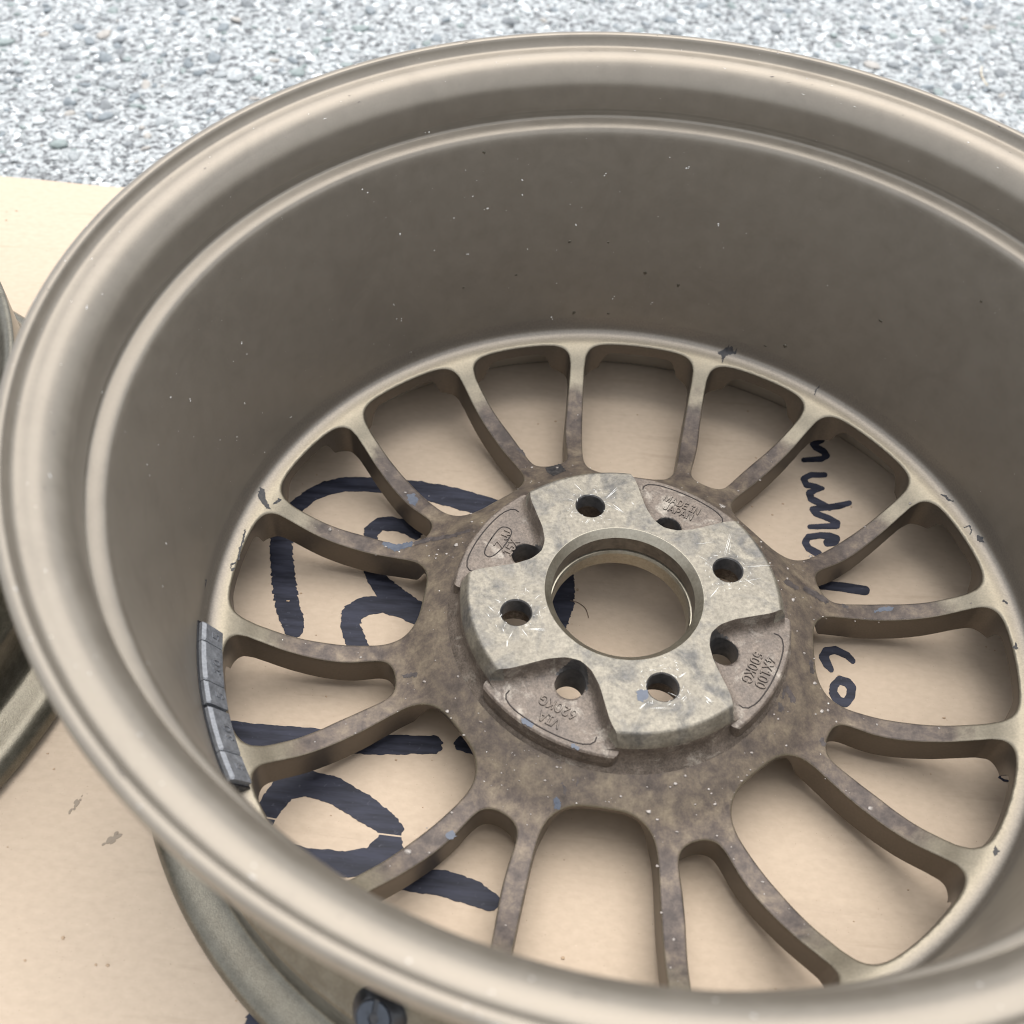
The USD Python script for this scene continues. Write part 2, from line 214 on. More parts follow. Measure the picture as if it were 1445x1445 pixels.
# marker strokes, stains, chips and grit: outlines in millimetres on the cardboard and on the wheel
DATA = json.loads('''{"ink":[[[[-156.7,99.0],[-164.3,92.6],[-171.1,84.1],[-176.2,75.8],[-176.8,73.7],[-178.3,65.0],[-178.4,63.6],[-177.8,60.7],[-176.4,58.2],[-175.5,57.2],[-173.3,55.8],[-171.0,55.4],[-168.9,56.1],[-167.3,57.9],[-166.8,59.0],[-166.5,61.8],[-167.0,69.8],[-164.6,77.0],[-159.1,85.0],[-152.5,89.8],[-143.8,93.0],[-130.7,94.2],[-117.7,94.1],[-104.0,92.0],[-90.2,88.6],[-63.6,81.3],[-50.6,75.8],[-48.5,76.0],[-46.6,77.2],[-45.2,79.3],[-44.5,81.8],[-44.6,84.6],[-45.6,87.0],[-47.2,88.8],[-48.2,89.4],[-60.3,94.8],[-75.4,99.1],[-89.4,102.4],[-103.5,104.1],[-117.5,104.8],[-132.1,104.6],[-146.5,103.2]]],[[[-176.1,70.3],[-177.7,68.6],[-178.4,66.1],[-178.5,64.7],[-175.8,48.1],[-171.9,32.6],[-167.0,16.3],[-161.1,4.8],[-158.7,0.6],[-157.1,-0.8],[-156.2,-1.3],[-155.3,-1.5],[-153.4,-1.4],[-151.9,-0.4],[-150.9,1.2],[-150.6,3.3],[-150.9,8.2],[-151.3,9.5],[-155.7,20.1],[-160.2,35.1],[-164.2,49.3],[-167.3,65.7],[-168.6,68.2],[-170.6,70.1],[-172.9,71.0],[-175.1,70.8]]],[[[-123.6,76.6],[-124.7,75.8],[-128.9,70.3],[-129.9,68.2],[-129.7,65.6],[-128.0,61.2],[-127.1,60.0],[-125.9,59.2],[-124.1,59.1],[-122.6,60.4],[-122.0,62.5],[-122.5,65.2],[-120.4,67.9],[-115.0,68.5],[-108.9,67.5],[-103.7,64.1],[-102.4,63.5],[-101.1,63.7],[-99.9,64.4],[-98.9,66.5],[-99.0,69.0],[-100.1,71.1],[-107.1,76.1],[-115.9,77.9]]],[[[-124.3,46.8],[-125.5,45.5],[-126.2,43.8],[-126.2,41.8],[-125.6,39.9],[-122.3,33.7],[-118.2,27.4],[-111.3,20.3],[-110.2,19.4],[-101.8,14.7],[-91.1,9.9],[-89.1,9.5],[-88.1,9.8],[-86.3,10.8],[-85.5,11.7],[-84.6,13.8],[-84.4,16.2],[-85.1,18.6],[-86.4,20.6],[-87.3,21.3],[-97.0,26.3],[-111.5,36.8],[-115.3,40.2],[-119.0,45.3],[-120.4,46.6],[-121.2,47.0],[-122.8,47.3]]],[[[-124.5,25.4],[-125.3,25.0],[-131.8,19.7],[-132.9,17.9],[-133.3,15.8],[-132.7,6.8],[-132.4,5.7],[-128.6,-2.8],[-125.9,-7.3],[-124.5,-9.0],[-122.8,-10.1],[-120.8,-10.4],[-119.0,-9.8],[-118.3,-9.2],[-117.2,-7.6],[-116.7,-5.5],[-117.0,-3.2],[-117.5,-2.2],[-120.1,2.4],[-122.8,8.4],[-123.1,12.1],[-120.3,14.8],[-112.7,16.8],[-104.6,14.5],[-89.9,8.4],[-88.0,8.6],[-86.3,9.6],[-85.1,11.4],[-84.7,12.4],[-84.5,14.7],[-85.1,17.0],[-85.7,18.0],[-87.3,19.5],[-102.4,24.8],[-113.6,26.7]]],[[[-30.4,68.0],[-32.1,67.2],[-33.6,66.0],[-34.9,64.4],[-36.0,62.6],[-36.8,60.6],[-37.2,58.4],[-37.3,56.2],[-34.1,36.5],[-31.3,28.9],[-35.1,14.2],[-35.0,11.2],[-33.9,8.6],[-32.1,6.7],[-31.0,6.1],[-28.5,5.7],[-26.1,6.5],[-25.0,7.3],[-23.3,9.5],[-22.7,10.8],[-17.8,28.7],[-17.5,39.9],[-19.4,60.0],[-20.0,62.1],[-20.9,64.0],[-22.0,65.6],[-23.5,66.9],[-25.1,67.8],[-26.8,68.3],[-28.6,68.4]]],[[[-181.2,-47.8],[-182.6,-49.1],[-183.2,-50.9],[-183.2,-52.0],[-183.1,-53.0],[-182.2,-55.0],[-180.8,-56.7],[-179.0,-57.7],[-178.0,-57.9],[-165.2,-59.3],[-135.1,-58.6],[-107.2,-59.7],[-79.5,-56.9],[-78.7,-56.6],[-77.4,-55.5],[-77.0,-54.8],[-76.5,-53.1],[-76.7,-51.3],[-77.5,-49.6],[-78.8,-48.4],[-80.4,-47.9],[-94.2,-48.7],[-108.3,-50.0],[-136.7,-48.4],[-165.9,-48.4],[-179.5,-47.3]]],[[[-68.2,-47.2],[-69.5,-47.6],[-70.0,-48.0],[-70.9,-49.1],[-71.3,-50.5],[-71.2,-52.0],[-70.9,-52.7],[-70.1,-53.9],[-68.9,-54.6],[-56.6,-57.8],[-44.7,-62.0],[-42.9,-61.8],[-42.1,-61.5],[-40.6,-60.3],[-39.7,-58.6],[-39.4,-56.6],[-39.9,-54.7],[-41.0,-53.2],[-42.5,-52.2],[-54.5,-47.9],[-62.8,-46.5]]],[[[-146.0,-71.9],[-147.9,-72.9],[-148.6,-73.8],[-153.1,-83.5],[-153.4,-84.5],[-154.3,-92.2],[-154.2,-93.8],[-154.0,-94.7],[-153.1,-96.1],[-151.7,-97.2],[-150.9,-97.6],[-150.1,-97.7],[-148.5,-97.6],[-147.8,-97.3],[-146.7,-96.3],[-143.4,-89.1],[-139.8,-83.0],[-133.8,-81.3],[-123.6,-83.6],[-100.0,-95.9],[-94.7,-97.4],[-93.1,-97.6],[-92.3,-97.5],[-90.9,-96.7],[-90.3,-96.2],[-89.6,-94.7],[-89.5,-93.9],[-89.7,-92.2],[-90.5,-90.8],[-95.3,-86.4],[-105.4,-79.5],[-120.7,-71.8],[-134.6,-69.1],[-135.8,-69.1]]],[[[-97.5,-94.8],[-99.2,-96.2],[-104.2,-102.5],[-113.0,-104.8],[-128.6,-104.3],[-139.1,-102.0],[-140.0,-102.0],[-141.7,-102.5],[-142.4,-102.9],[-143.4,-104.3],[-143.7,-106.0],[-143.4,-107.8],[-143.0,-108.7],[-141.7,-110.1],[-140.0,-111.0],[-128.8,-113.4],[-112.0,-115.9],[-111.0,-115.9],[-98.5,-114.0],[-96.5,-112.9],[-90.1,-107.0],[-89.4,-105.9],[-89.0,-104.7],[-88.7,-103.5],[-88.8,-102.1],[-89.3,-98.5],[-90.4,-96.4],[-91.2,-95.6],[-92.2,-95.0],[-94.3,-94.2],[-95.4,-94.2]]],[[[-95.5,-109.9],[-96.2,-110.4],[-97.4,-111.9],[-97.7,-112.7],[-97.8,-114.6],[-97.2,-116.4],[-96.7,-117.2],[-96.0,-117.9],[-94.3,-118.8],[-93.4,-119.0],[-80.2,-119.9],[-70.7,-120.4],[-59.7,-123.6],[-50.5,-125.5],[-49.7,-125.6],[-48.1,-125.1],[-46.9,-124.2],[-46.0,-122.8],[-45.8,-121.2],[-46.0,-120.4],[-46.2,-119.6],[-47.2,-118.3],[-55.3,-113.5],[-56.3,-113.1],[-69.3,-109.7],[-80.1,-109.9],[-93.7,-109.4]]],[[[-137.2,-168.7],[-138.3,-169.1],[-139.3,-169.7],[-140.1,-170.5],[-140.7,-171.5],[-141.1,-172.5],[-141.2,-173.6],[-141.1,-174.7],[-140.7,-175.9],[-140.1,-176.9],[-139.3,-177.9],[-138.4,-178.7],[-137.3,-179.3],[-122.2,-185.7],[-106.7,-191.3],[-105.5,-191.5],[-104.2,-191.5],[-103.0,-191.4],[-101.8,-191.0],[-100.8,-190.3],[-99.9,-189.6],[-99.2,-188.6],[-98.8,-187.6],[-98.6,-186.5],[-98.6,-185.3],[-98.9,-184.2],[-99.5,-183.1],[-100.2,-182.1],[-101.2,-181.3],[-102.3,-180.6],[-118.0,-174.9],[-133.5,-168.8],[-134.8,-168.6],[-136.0,-168.5]]],[[[117.3,167.6],[116.4,166.0],[116.3,165.1],[116.6,163.9],[122.6,158.7],[117.9,155.1],[117.2,153.7],[117.2,152.2],[118.7,148.8],[123.0,146.0],[123.3,145.1],[122.4,144.3],[111.8,142.1],[110.7,140.9],[110.6,139.2],[111.7,138.5],[122.5,139.9],[126.6,142.7],[127.5,144.0],[127.8,145.5],[126.3,149.7],[125.9,150.4],[122.1,152.9],[125.6,155.5],[126.2,156.2],[126.7,157.8],[127.1,160.7],[126.9,161.6],[126.5,162.3],[119.0,168.0],[118.3,168.1]]],[[[109.8,128.0],[108.7,126.6],[108.4,125.3],[109.7,120.0],[110.7,119.1],[114.2,118.9],[111.3,117.7],[110.3,116.0],[110.2,114.5],[110.9,110.1],[111.2,109.3],[121.4,103.6],[122.4,103.6],[123.4,104.3],[124.1,105.9],[123.8,107.4],[114.6,113.2],[114.4,114.7],[116.7,116.4],[120.7,118.5],[121.3,119.4],[121.3,120.5],[120.9,121.0],[117.0,122.7],[112.8,123.5],[112.4,125.2],[114.7,127.0],[123.1,128.1],[123.7,128.6],[124.2,129.7],[124.3,130.9],[124.1,131.5],[123.0,132.0],[114.5,131.3]]],[[[128.0,110.0],[112.3,106.0],[111.2,105.0],[110.7,103.4],[112.5,99.3],[119.9,96.0],[121.6,94.9],[109.3,92.9],[108.6,92.4],[108.1,91.5],[108.3,90.1],[109.2,89.7],[124.1,91.0],[125.4,91.7],[125.9,92.4],[126.8,95.4],[126.5,96.9],[121.8,100.2],[116.0,102.7],[128.1,105.6],[134.4,108.8],[135.1,109.7],[135.3,111.2],[134.9,112.1],[134.1,112.3]]],[[[107.3,86.2],[106.4,85.3],[104.0,81.1],[103.8,79.3],[105.5,74.5],[111.1,70.7],[111.9,70.8],[113.0,71.6],[113.7,72.9],[113.8,74.3],[113.2,75.4],[108.6,78.2],[107.7,80.6],[108.6,82.2],[114.2,83.8],[116.6,83.5],[115.5,81.8],[115.5,80.2],[116.1,79.0],[117.3,78.6],[122.3,79.5],[123.5,80.7],[125.0,83.8],[125.1,85.5],[124.4,86.7],[120.4,88.3],[114.7,88.1]]],[[[109.1,55.7],[107.8,54.8],[107.2,53.8],[106.9,52.7],[106.9,51.6],[107.3,50.7],[108.4,50.1],[119.3,49.7],[132.9,48.3],[134.3,48.9],[135.1,49.8],[135.7,50.9],[135.9,52.1],[135.7,53.1],[135.1,53.9],[134.3,54.3],[121.1,55.6]]],[[[108.0,15.0],[107.1,14.6],[106.4,13.8],[104.1,10.1],[103.8,8.4],[105.5,3.7],[108.4,0.6],[109.6,0.8],[110.3,2.0],[108.8,9.2],[109.4,10.3],[112.0,11.3],[116.8,9.1],[119.7,6.3],[120.7,6.4],[121.6,7.3],[121.8,8.2],[121.7,8.8],[119.5,12.6],[119.0,13.0],[113.2,15.9]]],[[[111.3,-1.5],[107.2,-6.0],[106.1,-11.0],[106.1,-11.8],[108.0,-16.5],[108.5,-17.1],[112.6,-18.3],[113.9,-18.0],[114.7,-17.4],[118.3,-12.9],[119.8,-7.1],[119.8,-6.1],[117.9,-2.7],[117.2,-2.2],[112.9,-1.0],[112.1,-1.1]],[[110.8,-7.6],[112.3,-6.0],[114.5,-6.7],[115.2,-8.1],[114.4,-11.3],[112.9,-13.1],[111.6,-12.8],[110.3,-10.0]]],[[[180.6,-47.1],[179.0,-48.8],[178.8,-49.2],[180.9,-50.9],[185.1,-51.2],[188.5,-50.5],[188.9,-50.2],[189.0,-49.8],[188.7,-49.6],[185.3,-50.2],[181.5,-49.9],[180.0,-48.8],[180.7,-48.0],[184.0,-47.6],[184.4,-47.3],[184.5,-46.8],[184.1,-46.6]]]],"D":{"dark":[[[55.83,174.0,46.34],[59.05,175.37,49.24],[62.38,174.64,50.76],[66.2,172.88,49.44],[65.33,172.42,47.58],[61.44,172.53,46.56],[59.48,171.04,45.54],[58.23,167.83,44.52],[57.88,172.37,45.82]],[[-175.42,53.62,46.74],[-173.12,53.27,45.56],[-171.56,47.93,44.68],[-168.6,43.66,42.72],[-170.14,42.95,43.42],[-173.47,45.9,45.06],[-175.59,49.42,46.16]],[[-168.35,46.81,43.02],[-166.13,50.99,42.52],[-164.77,50.92,41.82],[-166.48,47.66,42.2]],[[-177.55,28.67,45.18],[-177.77,28.3,45.22],[-177.62,23.05,44.96],[-178.04,17.53,44.9],[-177.43,11.33,44.58],[-177.31,11.09,44.54],[-177.05,10.99,44.42],[-176.8,11.17,44.3],[-176.71,11.53,44.26],[-177.27,17.54,44.68],[-176.84,23.04,44.74],[-177.0,28.33,45.0],[-177.25,28.68,45.1]],[[-178.07,9.73,44.74],[-179.76,8.24,45.2],[-179.87,7.99,45.24],[-178.86,4.61,44.9],[-178.62,4.38,44.84],[-178.36,4.5,44.76],[-177.35,6.37,44.46],[-177.49,6.76,44.52],[-177.78,6.78,44.6],[-178.51,5.56,44.82],[-179.2,7.77,45.04],[-177.71,9.12,44.62],[-177.69,9.61,44.62]],[[108.77,149.61,49.08],[107.43,149.47,47.1],[106.69,146.72,45.64],[106.85,146.33,45.56],[107.24,146.48,45.68],[107.94,149.1,47.1],[109.13,149.26,48.88],[109.05,149.41,49.12]],[[162.32,81.26,45.66],[162.02,80.97,45.54],[162.05,80.58,45.5],[163.74,79.27,45.88],[164.87,76.75,45.84],[167.0,75.67,46.68],[167.31,75.74,46.86],[167.39,76.01,46.96],[167.28,76.28,46.98],[165.58,77.68,46.42],[164.45,80.19,46.46]],[[172.02,61.69,46.36],[169.63,61.17,45.32],[169.4,60.78,45.22],[169.48,60.53,45.22],[169.68,60.46,45.26],[171.84,60.98,46.12],[172.33,58.39,45.88],[171.46,56.59,45.38],[171.48,56.26,45.36],[171.71,56.12,45.42],[171.95,56.32,45.5],[172.85,58.3,46.16],[172.28,61.41,46.44]],[[174.5,55.35,46.54],[176.25,53.8,47.34],[176.6,50.9,46.94],[175.04,51.35,46.16],[173.95,53.31,45.88]],[[178.95,18.73,45.2],[178.63,18.47,45.1],[178.6,17.94,45.08],[179.2,17.18,45.22],[179.57,16.32,45.32],[179.76,16.22,45.36],[180.05,16.34,45.44],[180.23,16.84,45.52],[179.84,17.83,45.42],[179.2,18.62,45.28]],[[179.31,-3.93,45.02],[179.28,-7.58,45.06],[178.27,-8.53,44.78],[177.53,-6.89,44.54]],[[147.09,-100.85,44.74],[148.26,-102.99,45.38],[145.77,-105.62,45.22],[145.44,-103.77,44.82]],[[-36.62,97.46,26.5],[-28.71,101.16,26.22],[-25.49,94.45,28.7],[-32.29,88.68,30.44],[-35.11,92.2,28.28]],[[-72.72,46.15,34.62],[-80.94,45.62,31.18],[-92.62,45.97,26.68],[-99.92,43.58,25.18],[-100.25,43.09,25.16],[-100.22,42.54,25.22],[-99.84,41.89,25.38],[-99.29,41.68,25.54],[-91.89,43.03,27.2],[-80.34,42.76,32.14],[-72.29,44.43,35.26],[-72.08,44.67,35.3],[-72.05,45.29,35.14],[-72.31,45.9,34.86]],[[92.0,30.05,29.22],[91.25,29.31,29.7],[90.76,28.36,30.08],[90.67,27.5,30.26],[90.86,27.14,30.22],[96.04,25.01,27.98],[101.54,22.83,26.5],[102.03,22.85,26.38],[102.57,23.11,26.22],[103.27,23.85,26.0],[103.57,24.48,25.88],[103.67,25.09,25.82],[103.43,25.8,25.84],[98.59,29.12,26.84],[92.72,30.3,28.84]],[[81.68,30.04,34.16],[80.68,29.24,34.78],[79.9,28.01,35.36],[79.6,26.79,35.7],[79.89,25.97,35.7],[85.89,24.79,32.96],[86.72,25.09,32.52],[87.56,25.91,32.0],[87.99,26.64,31.68],[88.22,27.37,31.46],[88.23,28.0,31.36],[88.01,28.42,31.4],[82.55,30.13,33.74]],[[110.74,24.69,24.28],[110.19,24.38,24.32],[109.93,23.91,24.36],[109.9,23.43,24.36],[110.1,23.07,24.36],[112.75,22.03,24.16],[113.17,22.12,24.14],[113.54,22.48,24.1],[113.75,23.13,24.08],[113.53,23.64,24.08]],[[88.32,-13.18,33.02],[87.59,-13.7,33.34],[87.23,-14.46,33.46],[87.05,-19.85,33.02],[87.2,-20.24,32.9],[87.53,-20.46,32.72],[88.0,-20.47,32.48],[88.53,-20.29,32.24],[89.03,-19.94,32.04],[89.44,-19.46,31.88],[89.7,-18.93,31.8],[89.75,-18.44,31.84],[89.15,-13.42,32.58],[88.84,-13.14,32.76]],[[74.92,-30.99,37.18],[74.08,-31.25,37.52],[73.57,-31.76,37.66],[73.38,-32.16,37.66],[73.41,-32.7,37.54],[75.84,-37.55,35.38],[76.21,-37.78,35.16],[76.72,-37.82,34.92],[77.56,-37.5,34.6],[78.04,-37.09,34.48],[78.38,-36.59,34.44],[78.53,-36.06,34.48],[78.45,-35.59,34.6],[75.38,-31.2,36.92]],[[72.98,-31.83,37.92],[72.57,-32.07,38.06],[72.28,-32.44,38.12],[71.08,-36.79,37.7],[71.18,-37.34,37.52],[71.73,-37.52,37.24],[72.4,-37.21,37.02],[72.81,-36.59,36.96],[73.65,-32.27,37.52],[73.47,-31.87,37.68]],[[70.7,-39.5,37.22],[70.23,-39.71,37.38],[69.81,-40.06,37.48],[69.53,-40.49,37.5],[69.42,-40.92,37.42],[69.56,-42.87,36.86],[69.99,-43.23,36.58],[70.67,-43.22,36.28],[71.14,-43.01,36.14],[71.55,-42.66,36.04],[71.83,-42.25,36.04],[71.95,-41.81,36.1],[71.81,-39.84,36.64],[71.38,-39.48,36.92]],[[-20.19,-72.18,39.0],[-20.64,-72.31,39.0],[-22.62,-73.42,39.0],[-22.92,-73.95,39.0],[-22.78,-74.44,38.8],[-22.57,-74.62,38.76],[-22.16,-74.73,38.76],[-20.14,-74.73,39.0],[-19.49,-74.46,39.0],[-19.07,-73.86,39.0],[-19.01,-73.12,39.0],[-19.2,-72.67,39.0],[-19.53,-72.34,39.0]],[[-23.7,-82.25,34.88],[-24.0,-82.36,34.78],[-24.11,-82.64,34.64],[-23.21,-85.93,33.16],[-22.88,-86.33,33.0],[-22.33,-86.42,33.04],[-21.89,-86.14,33.22],[-21.81,-85.66,33.46],[-23.28,-82.49,34.84],[-23.45,-82.32,34.9]],[[-17.32,-81.35,36.12],[-17.45,-81.43,36.06],[-18.54,-84.25,34.54],[-18.41,-84.48,34.44],[-18.16,-84.38,34.52],[-17.17,-81.5,36.06]],[[90.33,-49.32,26.82],[89.71,-49.67,26.92],[89.4,-50.28,26.9],[89.92,-52.94,26.44],[90.15,-53.25,26.34],[90.5,-53.43,26.24],[90.95,-53.43,26.12],[91.41,-53.26,26.04],[91.82,-52.96,26.0],[92.11,-52.54,25.98],[92.25,-52.08,26.0],[92.2,-51.67,26.08],[91.0,-49.54,26.62],[90.79,-49.37,26.7]],[[-90.16,-32.48,29.7],[-95.96,-32.58,27.24],[-96.34,-32.85,27.12],[-96.38,-33.36,27.06],[-96.16,-33.73,27.08],[-95.67,-33.96,27.18],[-89.75,-34.51,29.54],[-89.17,-34.19,29.88],[-89.1,-33.47,30.04],[-89.43,-32.9,29.98]],[[-52.01,113.05,23.44],[-52.29,112.81,23.44],[-52.43,112.39,23.46],[-52.23,111.65,23.52],[-49.54,108.19,23.86],[-47.87,106.65,24.02],[-47.54,106.64,24.02],[-47.26,106.87,24.02],[-47.14,107.63,23.96],[-48.21,110.83,23.7],[-51.68,113.04,23.44]]],"blue":[[[-27.3,-88.66,31.24],[-25.59,-87.81,31.92],[-24.09,-88.63,31.72],[-24.29,-91.79,30.14],[-26.67,-92.17,29.64]],[[-70.13,-103.49,23.4],[-68.3,-101.53,23.6],[-65.95,-102.61,23.62],[-66.41,-104.66,23.48],[-69.36,-105.73,23.56]],[[-106.96,74.67,24.02],[-103.71,76.13,23.82],[-100.94,71.72,23.48],[-101.99,67.61,23.6],[-105.58,69.29,23.54]],[[130.06,24.62,24.24],[126.03,22.61,23.74],[125.76,22.22,23.7],[125.76,21.76,23.7],[125.95,21.53,23.72],[126.24,21.51,23.74],[134.09,22.86,24.66],[134.55,23.14,24.72],[134.87,23.67,24.76],[134.87,24.43,24.78],[134.4,24.86,24.74]],[[-114.84,43.46,23.56],[-115.34,43.07,23.54],[-115.53,42.37,23.54],[-115.37,41.59,23.58],[-114.9,41.01,23.62],[-108.74,37.62,24.16],[-108.05,37.49,24.2],[-107.4,37.67,24.26],[-100.59,40.88,25.3],[-100.17,41.35,25.36],[-100.08,42.14,25.3],[-100.52,43.21,25.08],[-101.34,43.72,24.82],[-108.58,41.99,24.06]]],"scr":[[[-23.92,61.61],[-18.86,55.57]],[[-8.32,52.25],[-2.35,59.69]],[[-8.98,49.64],[0.12,44.58]],[[-11.24,40.23],[-5.77,35.79]],[[-17.99,36.33],[-16.09,39.79]],[[-26.66,50.58],[-22.72,49.66]],[[-60.25,-12.79],[-57.0,-16.48]],[[-57.44,-9.65],[-53.74,-10.79]],[[-42.27,-23.75],[-33.95,-23.76]],[[-50.6,-33.76],[-50.25,-29.62]],[[-50.25,-29.62],[-48.42,-25.31]],[[-44.65,-23.59],[-41.51,-27.52]],[[-39.95,-8.16],[-37.03,-4.98]],[[-37.79,-16.65],[-33.06,-14.82]],[[50.26,36.72],[46.7,23.2]],[[50.02,31.04],[48.63,25.34]],[[32.34,29.07],[42.04,31.13]],[[54.35,17.85],[69.3,19.69]],[[53.0,9.08],[62.92,12.21]],[[37.47,-0.86],[43.16,5.97]],[[33.88,22.46],[38.77,19.76]],[[-6.44,54.99],[-2.44,60.55]],[[-5.15,49.99],[0.67,44.63]],[[4.05,52.11],[5.98,50.16]],[[53.85,11.81],[59.09,7.71]],[[32.64,-50.38],[35.87,-53.46]],[[33.1,-52.27],[34.98,-54.04]],[[5.29,-58.91],[8.77,-55.47]],[[22.12,-42.75],[25.73,-39.81]],[[9.56,-57.95],[16.95,-57.05]],[[17.23,-49.67],[22.85,-51.8]],[[25.18,-50.97],[22.79,-53.09]],[[-3.17,-24.49],[2.78,-23.3]],[[4.04,-19.69],[7.0,-20.85]]],"stain":[],"blue_pad":[[[4.32,-50.69,58.0],[6.07,-49.39,58.0],[8.92,-49.68,58.0],[9.6,-52.21,58.0],[6.79,-55.31,58.0],[4.82,-54.51,58.0]]],"blue_pock":[[[-42.84,-61.79,48.0],[-40.57,-61.3,48.0],[-37.31,-63.89,48.0],[-38.37,-65.86,48.0],[-42.18,-63.64,48.0]],[[-21.17,-71.68,48.0],[-18.33,-72.69,48.0],[-18.59,-74.24,48.0],[-21.71,-73.26,48.0]]],"wallmark":[[[-177.31,56.8],[-177.93,51.5],[-177.25,46.2],[-176.09,45.8],[-176.01,47.1],[-176.5,53.4]],[[-173.77,49.5],[-174.66,46.7],[-173.99,40.0],[-172.67,40.0],[-172.42,45.7]]],"specks":[[131.87,154.7],[127.23,127.7],[121.99,111.9],[118.53,127.5],[114.72,145.9],[113.21,129.0],[113.68,128.0],[110.01,125.8],[107.8,141.6],[107.72,133.6],[106.72,101.8],[99.06,114.8],[98.55,124.9],[100.3,126.4],[98.56,160.5],[95.32,142.8],[86.24,153.4],[83.33,149.4],[86.17,121.3],[120.83,170.0],[121.17,170.0],[132.55,157.4],[129.33,80.4],[128.46,78.3],[127.46,55.0],[129.58,89.1],[101.81,57.4],[101.55,55.6],[101.56,79.6],[85.07,68.2],[91.44,69.7],[116.47,105.8],[115.33,137.4],[116.7,152.4],[97.13,52.7],[157.7,123.1],[157.32,116.5],[160.22,119.2],[171.16,142.7],[173.79,139.3],[170.33,127.2],[160.46,94.5],[152.32,62.7],[164.15,83.2],[167.45,94.0],[159.23,59.1],[-179.99,133.6],[-175.5,133.3],[-175.93,137.3],[168.09,68.3],[-171.76,106.2],[-179.26,53.0],[-177.17,55.0],[-165.21,106.6],[-147.09,170.0],[-144.92,162.0],[157.53,79.9],[172.46,112.3],[-177.51,170.0],[-168.03,170.0],[83.38,149.7],[77.31,122.3],[75.44,109.6],[58.63,107.9],[72.69,120.2]],"pits":[[99.8,104.8],[93.68,104.4],[81.33,82.3],[92.02,59.0],[98.03,59.3],[117.3,85.6],[108.37,87.0],[87.04,87.3],[113.66,158.9],[81.29,82.4],[37.04,140.1],[48.96,102.9],[64.82,58.9],[61.72,63.7]]}}''')

# ------------------------------------------------------------------ ground: exposed-aggregate concrete
ground = thing('concrete_ground'); tag(ground, kind='structure')
GZ = -0.0055
n = 260
gx, gy = np.meshgrid(np.linspace(-3, 3, n), np.linspace(-2.4, 3.6, n), indexing='ij')
gp = np.stack([gx, gy, np.zeros_like(gx)], -1)
gz = GZ - .0012 + .0006 * (meshkit.fbm(gp * 40, 3) - .5)
v = np.stack([gx, gy, gz], -1).reshape(-1, 3)
i, j = np.meshgrid(np.arange(n - 1), np.arange(n - 1), indexing='ij'); a = i * n + j
f = np.vstack([np.stack([a, a + n, a + n + 1], -1).reshape(-1, 3), np.stack([a, a + n + 1, a + 1], -1).reshape(-1, 3)])
obj(ground, 'slab', trimesh.Trimesh(v, f, process=False), M['slab'], smooth=True)
ico = [trimesh.creation.icosphere(subdivisions=1) for _ in range(1)][0]
variants = []
for k in range(10):
    vv = ico.vertices.copy(); vv *= (1 + 1.15 * (meshkit.noise(vv * 1.7 + 7.3 * k, k)[:, None] - .5)); variants.append(vv)
def pebble(x, y, s, el, rot, k, tilt, flat=.42):
    vv = variants[k] * [s * el, s / el ** .5, s * flat]
    c, q = math.cos(rot), math.sin(rot)
    R = np.array([[c, -q, 0], [q, c, 0], [0, 0, 1]]) @ trimesh.transformations.euler_matrix(tilt[0], tilt[1], 0)[:3, :3]
    return vv @ R.T + [x, y, GZ - .0012 + s * flat * (.35 if s < .003 else .12)]
def edge_y(x): return .3555 - .047 * (x + .385)         # the far edge of the cardboard
cand = []
for count, lo, hi in ((1000, .0036, .0068), (4600, .0020, .0038), (12000, .0009, .0019)):
    xs = rng.uniform(-.78, .62, count); ys = rng.uniform(.30, .98, count)
    for x, y in zip(xs, ys):
        s = lo + (hi - lo) * rng.beta(1.2, 2.2)
        if y > edge_y(x) - .004: cand.append((s, x, y))
cand.sort(reverse=True)
kept = []; cells = {}
for s, x, y in cand:
    key = (int(x / .012), int(y / .012)); ok = True
    for dx in (-1, 0, 1):
        for dy in (-1, 0, 1):
            for (S2, X, Y) in cells.get((key[0] + dx, key[1] + dy), ()):
                if (X - x) ** 2 + (Y - y) ** 2 < (.78 * (s + S2)) ** 2: ok = False; break
            if not ok: break
        if not ok: break
    if ok: kept.append((s, x, y)); cells.setdefault(key, []).append((s, x, y))
def tone(x, y, s):
    w = np.clip((meshkit.fbm(np.array([[x * 11, y * 17, 3.0]]), 3, 2)[0] - .5) * 5.0, -1, 1)
    big_ = s > .0030
    if big_: p = np.array([.13, .23, .21, .13, .15, .07, .08]); return int(rng.choice(7, p=p))
    p = np.array([.27 * (1 + .5 * w), .20 * (1 - .6 * w), .10 * (1 - .7 * w), .06 * (1 - .8 * w), .07 * (1 - .5 * w), .02, .28 * (1 + .8 * w)]); return int(rng.choice(7, p=p / p.sum()))
big, rest = [], {}
vis = lambda x, y: -.50 < x < .40 and edge_y(x) < y < .78
for s, x, y in kept:
    vv = pebble(x, y, s, rng.uniform(1, 1.5), rng.uniform(0, 2 * PI), rng.integers(10), rng.normal(0, .16, 2), rng.uniform(.35, .6)); t = tone(x, y, s)
    if s < .0024 and t in (2, 3, 4) and rng.random() < .5: t = 0
    if len(big) < 300 and vis(x, y): big.append((vv, t))
    else: rest.setdefault(t, []).append(vv)
for vv, t in big: obj(ground, 'pebble', trimesh.Trimesh(vv, ico.faces, process=False), STONES[t], smooth=True)
for t, L in sorted(rest.items()):
    V = np.concatenate(L); F = np.concatenate([ico.faces + 42 * q for q in range(len(L))])
    obj(ground, 'aggregate', trimesh.Trimesh(V, F, process=False), STONES[t], smooth=True, kind='stuff')

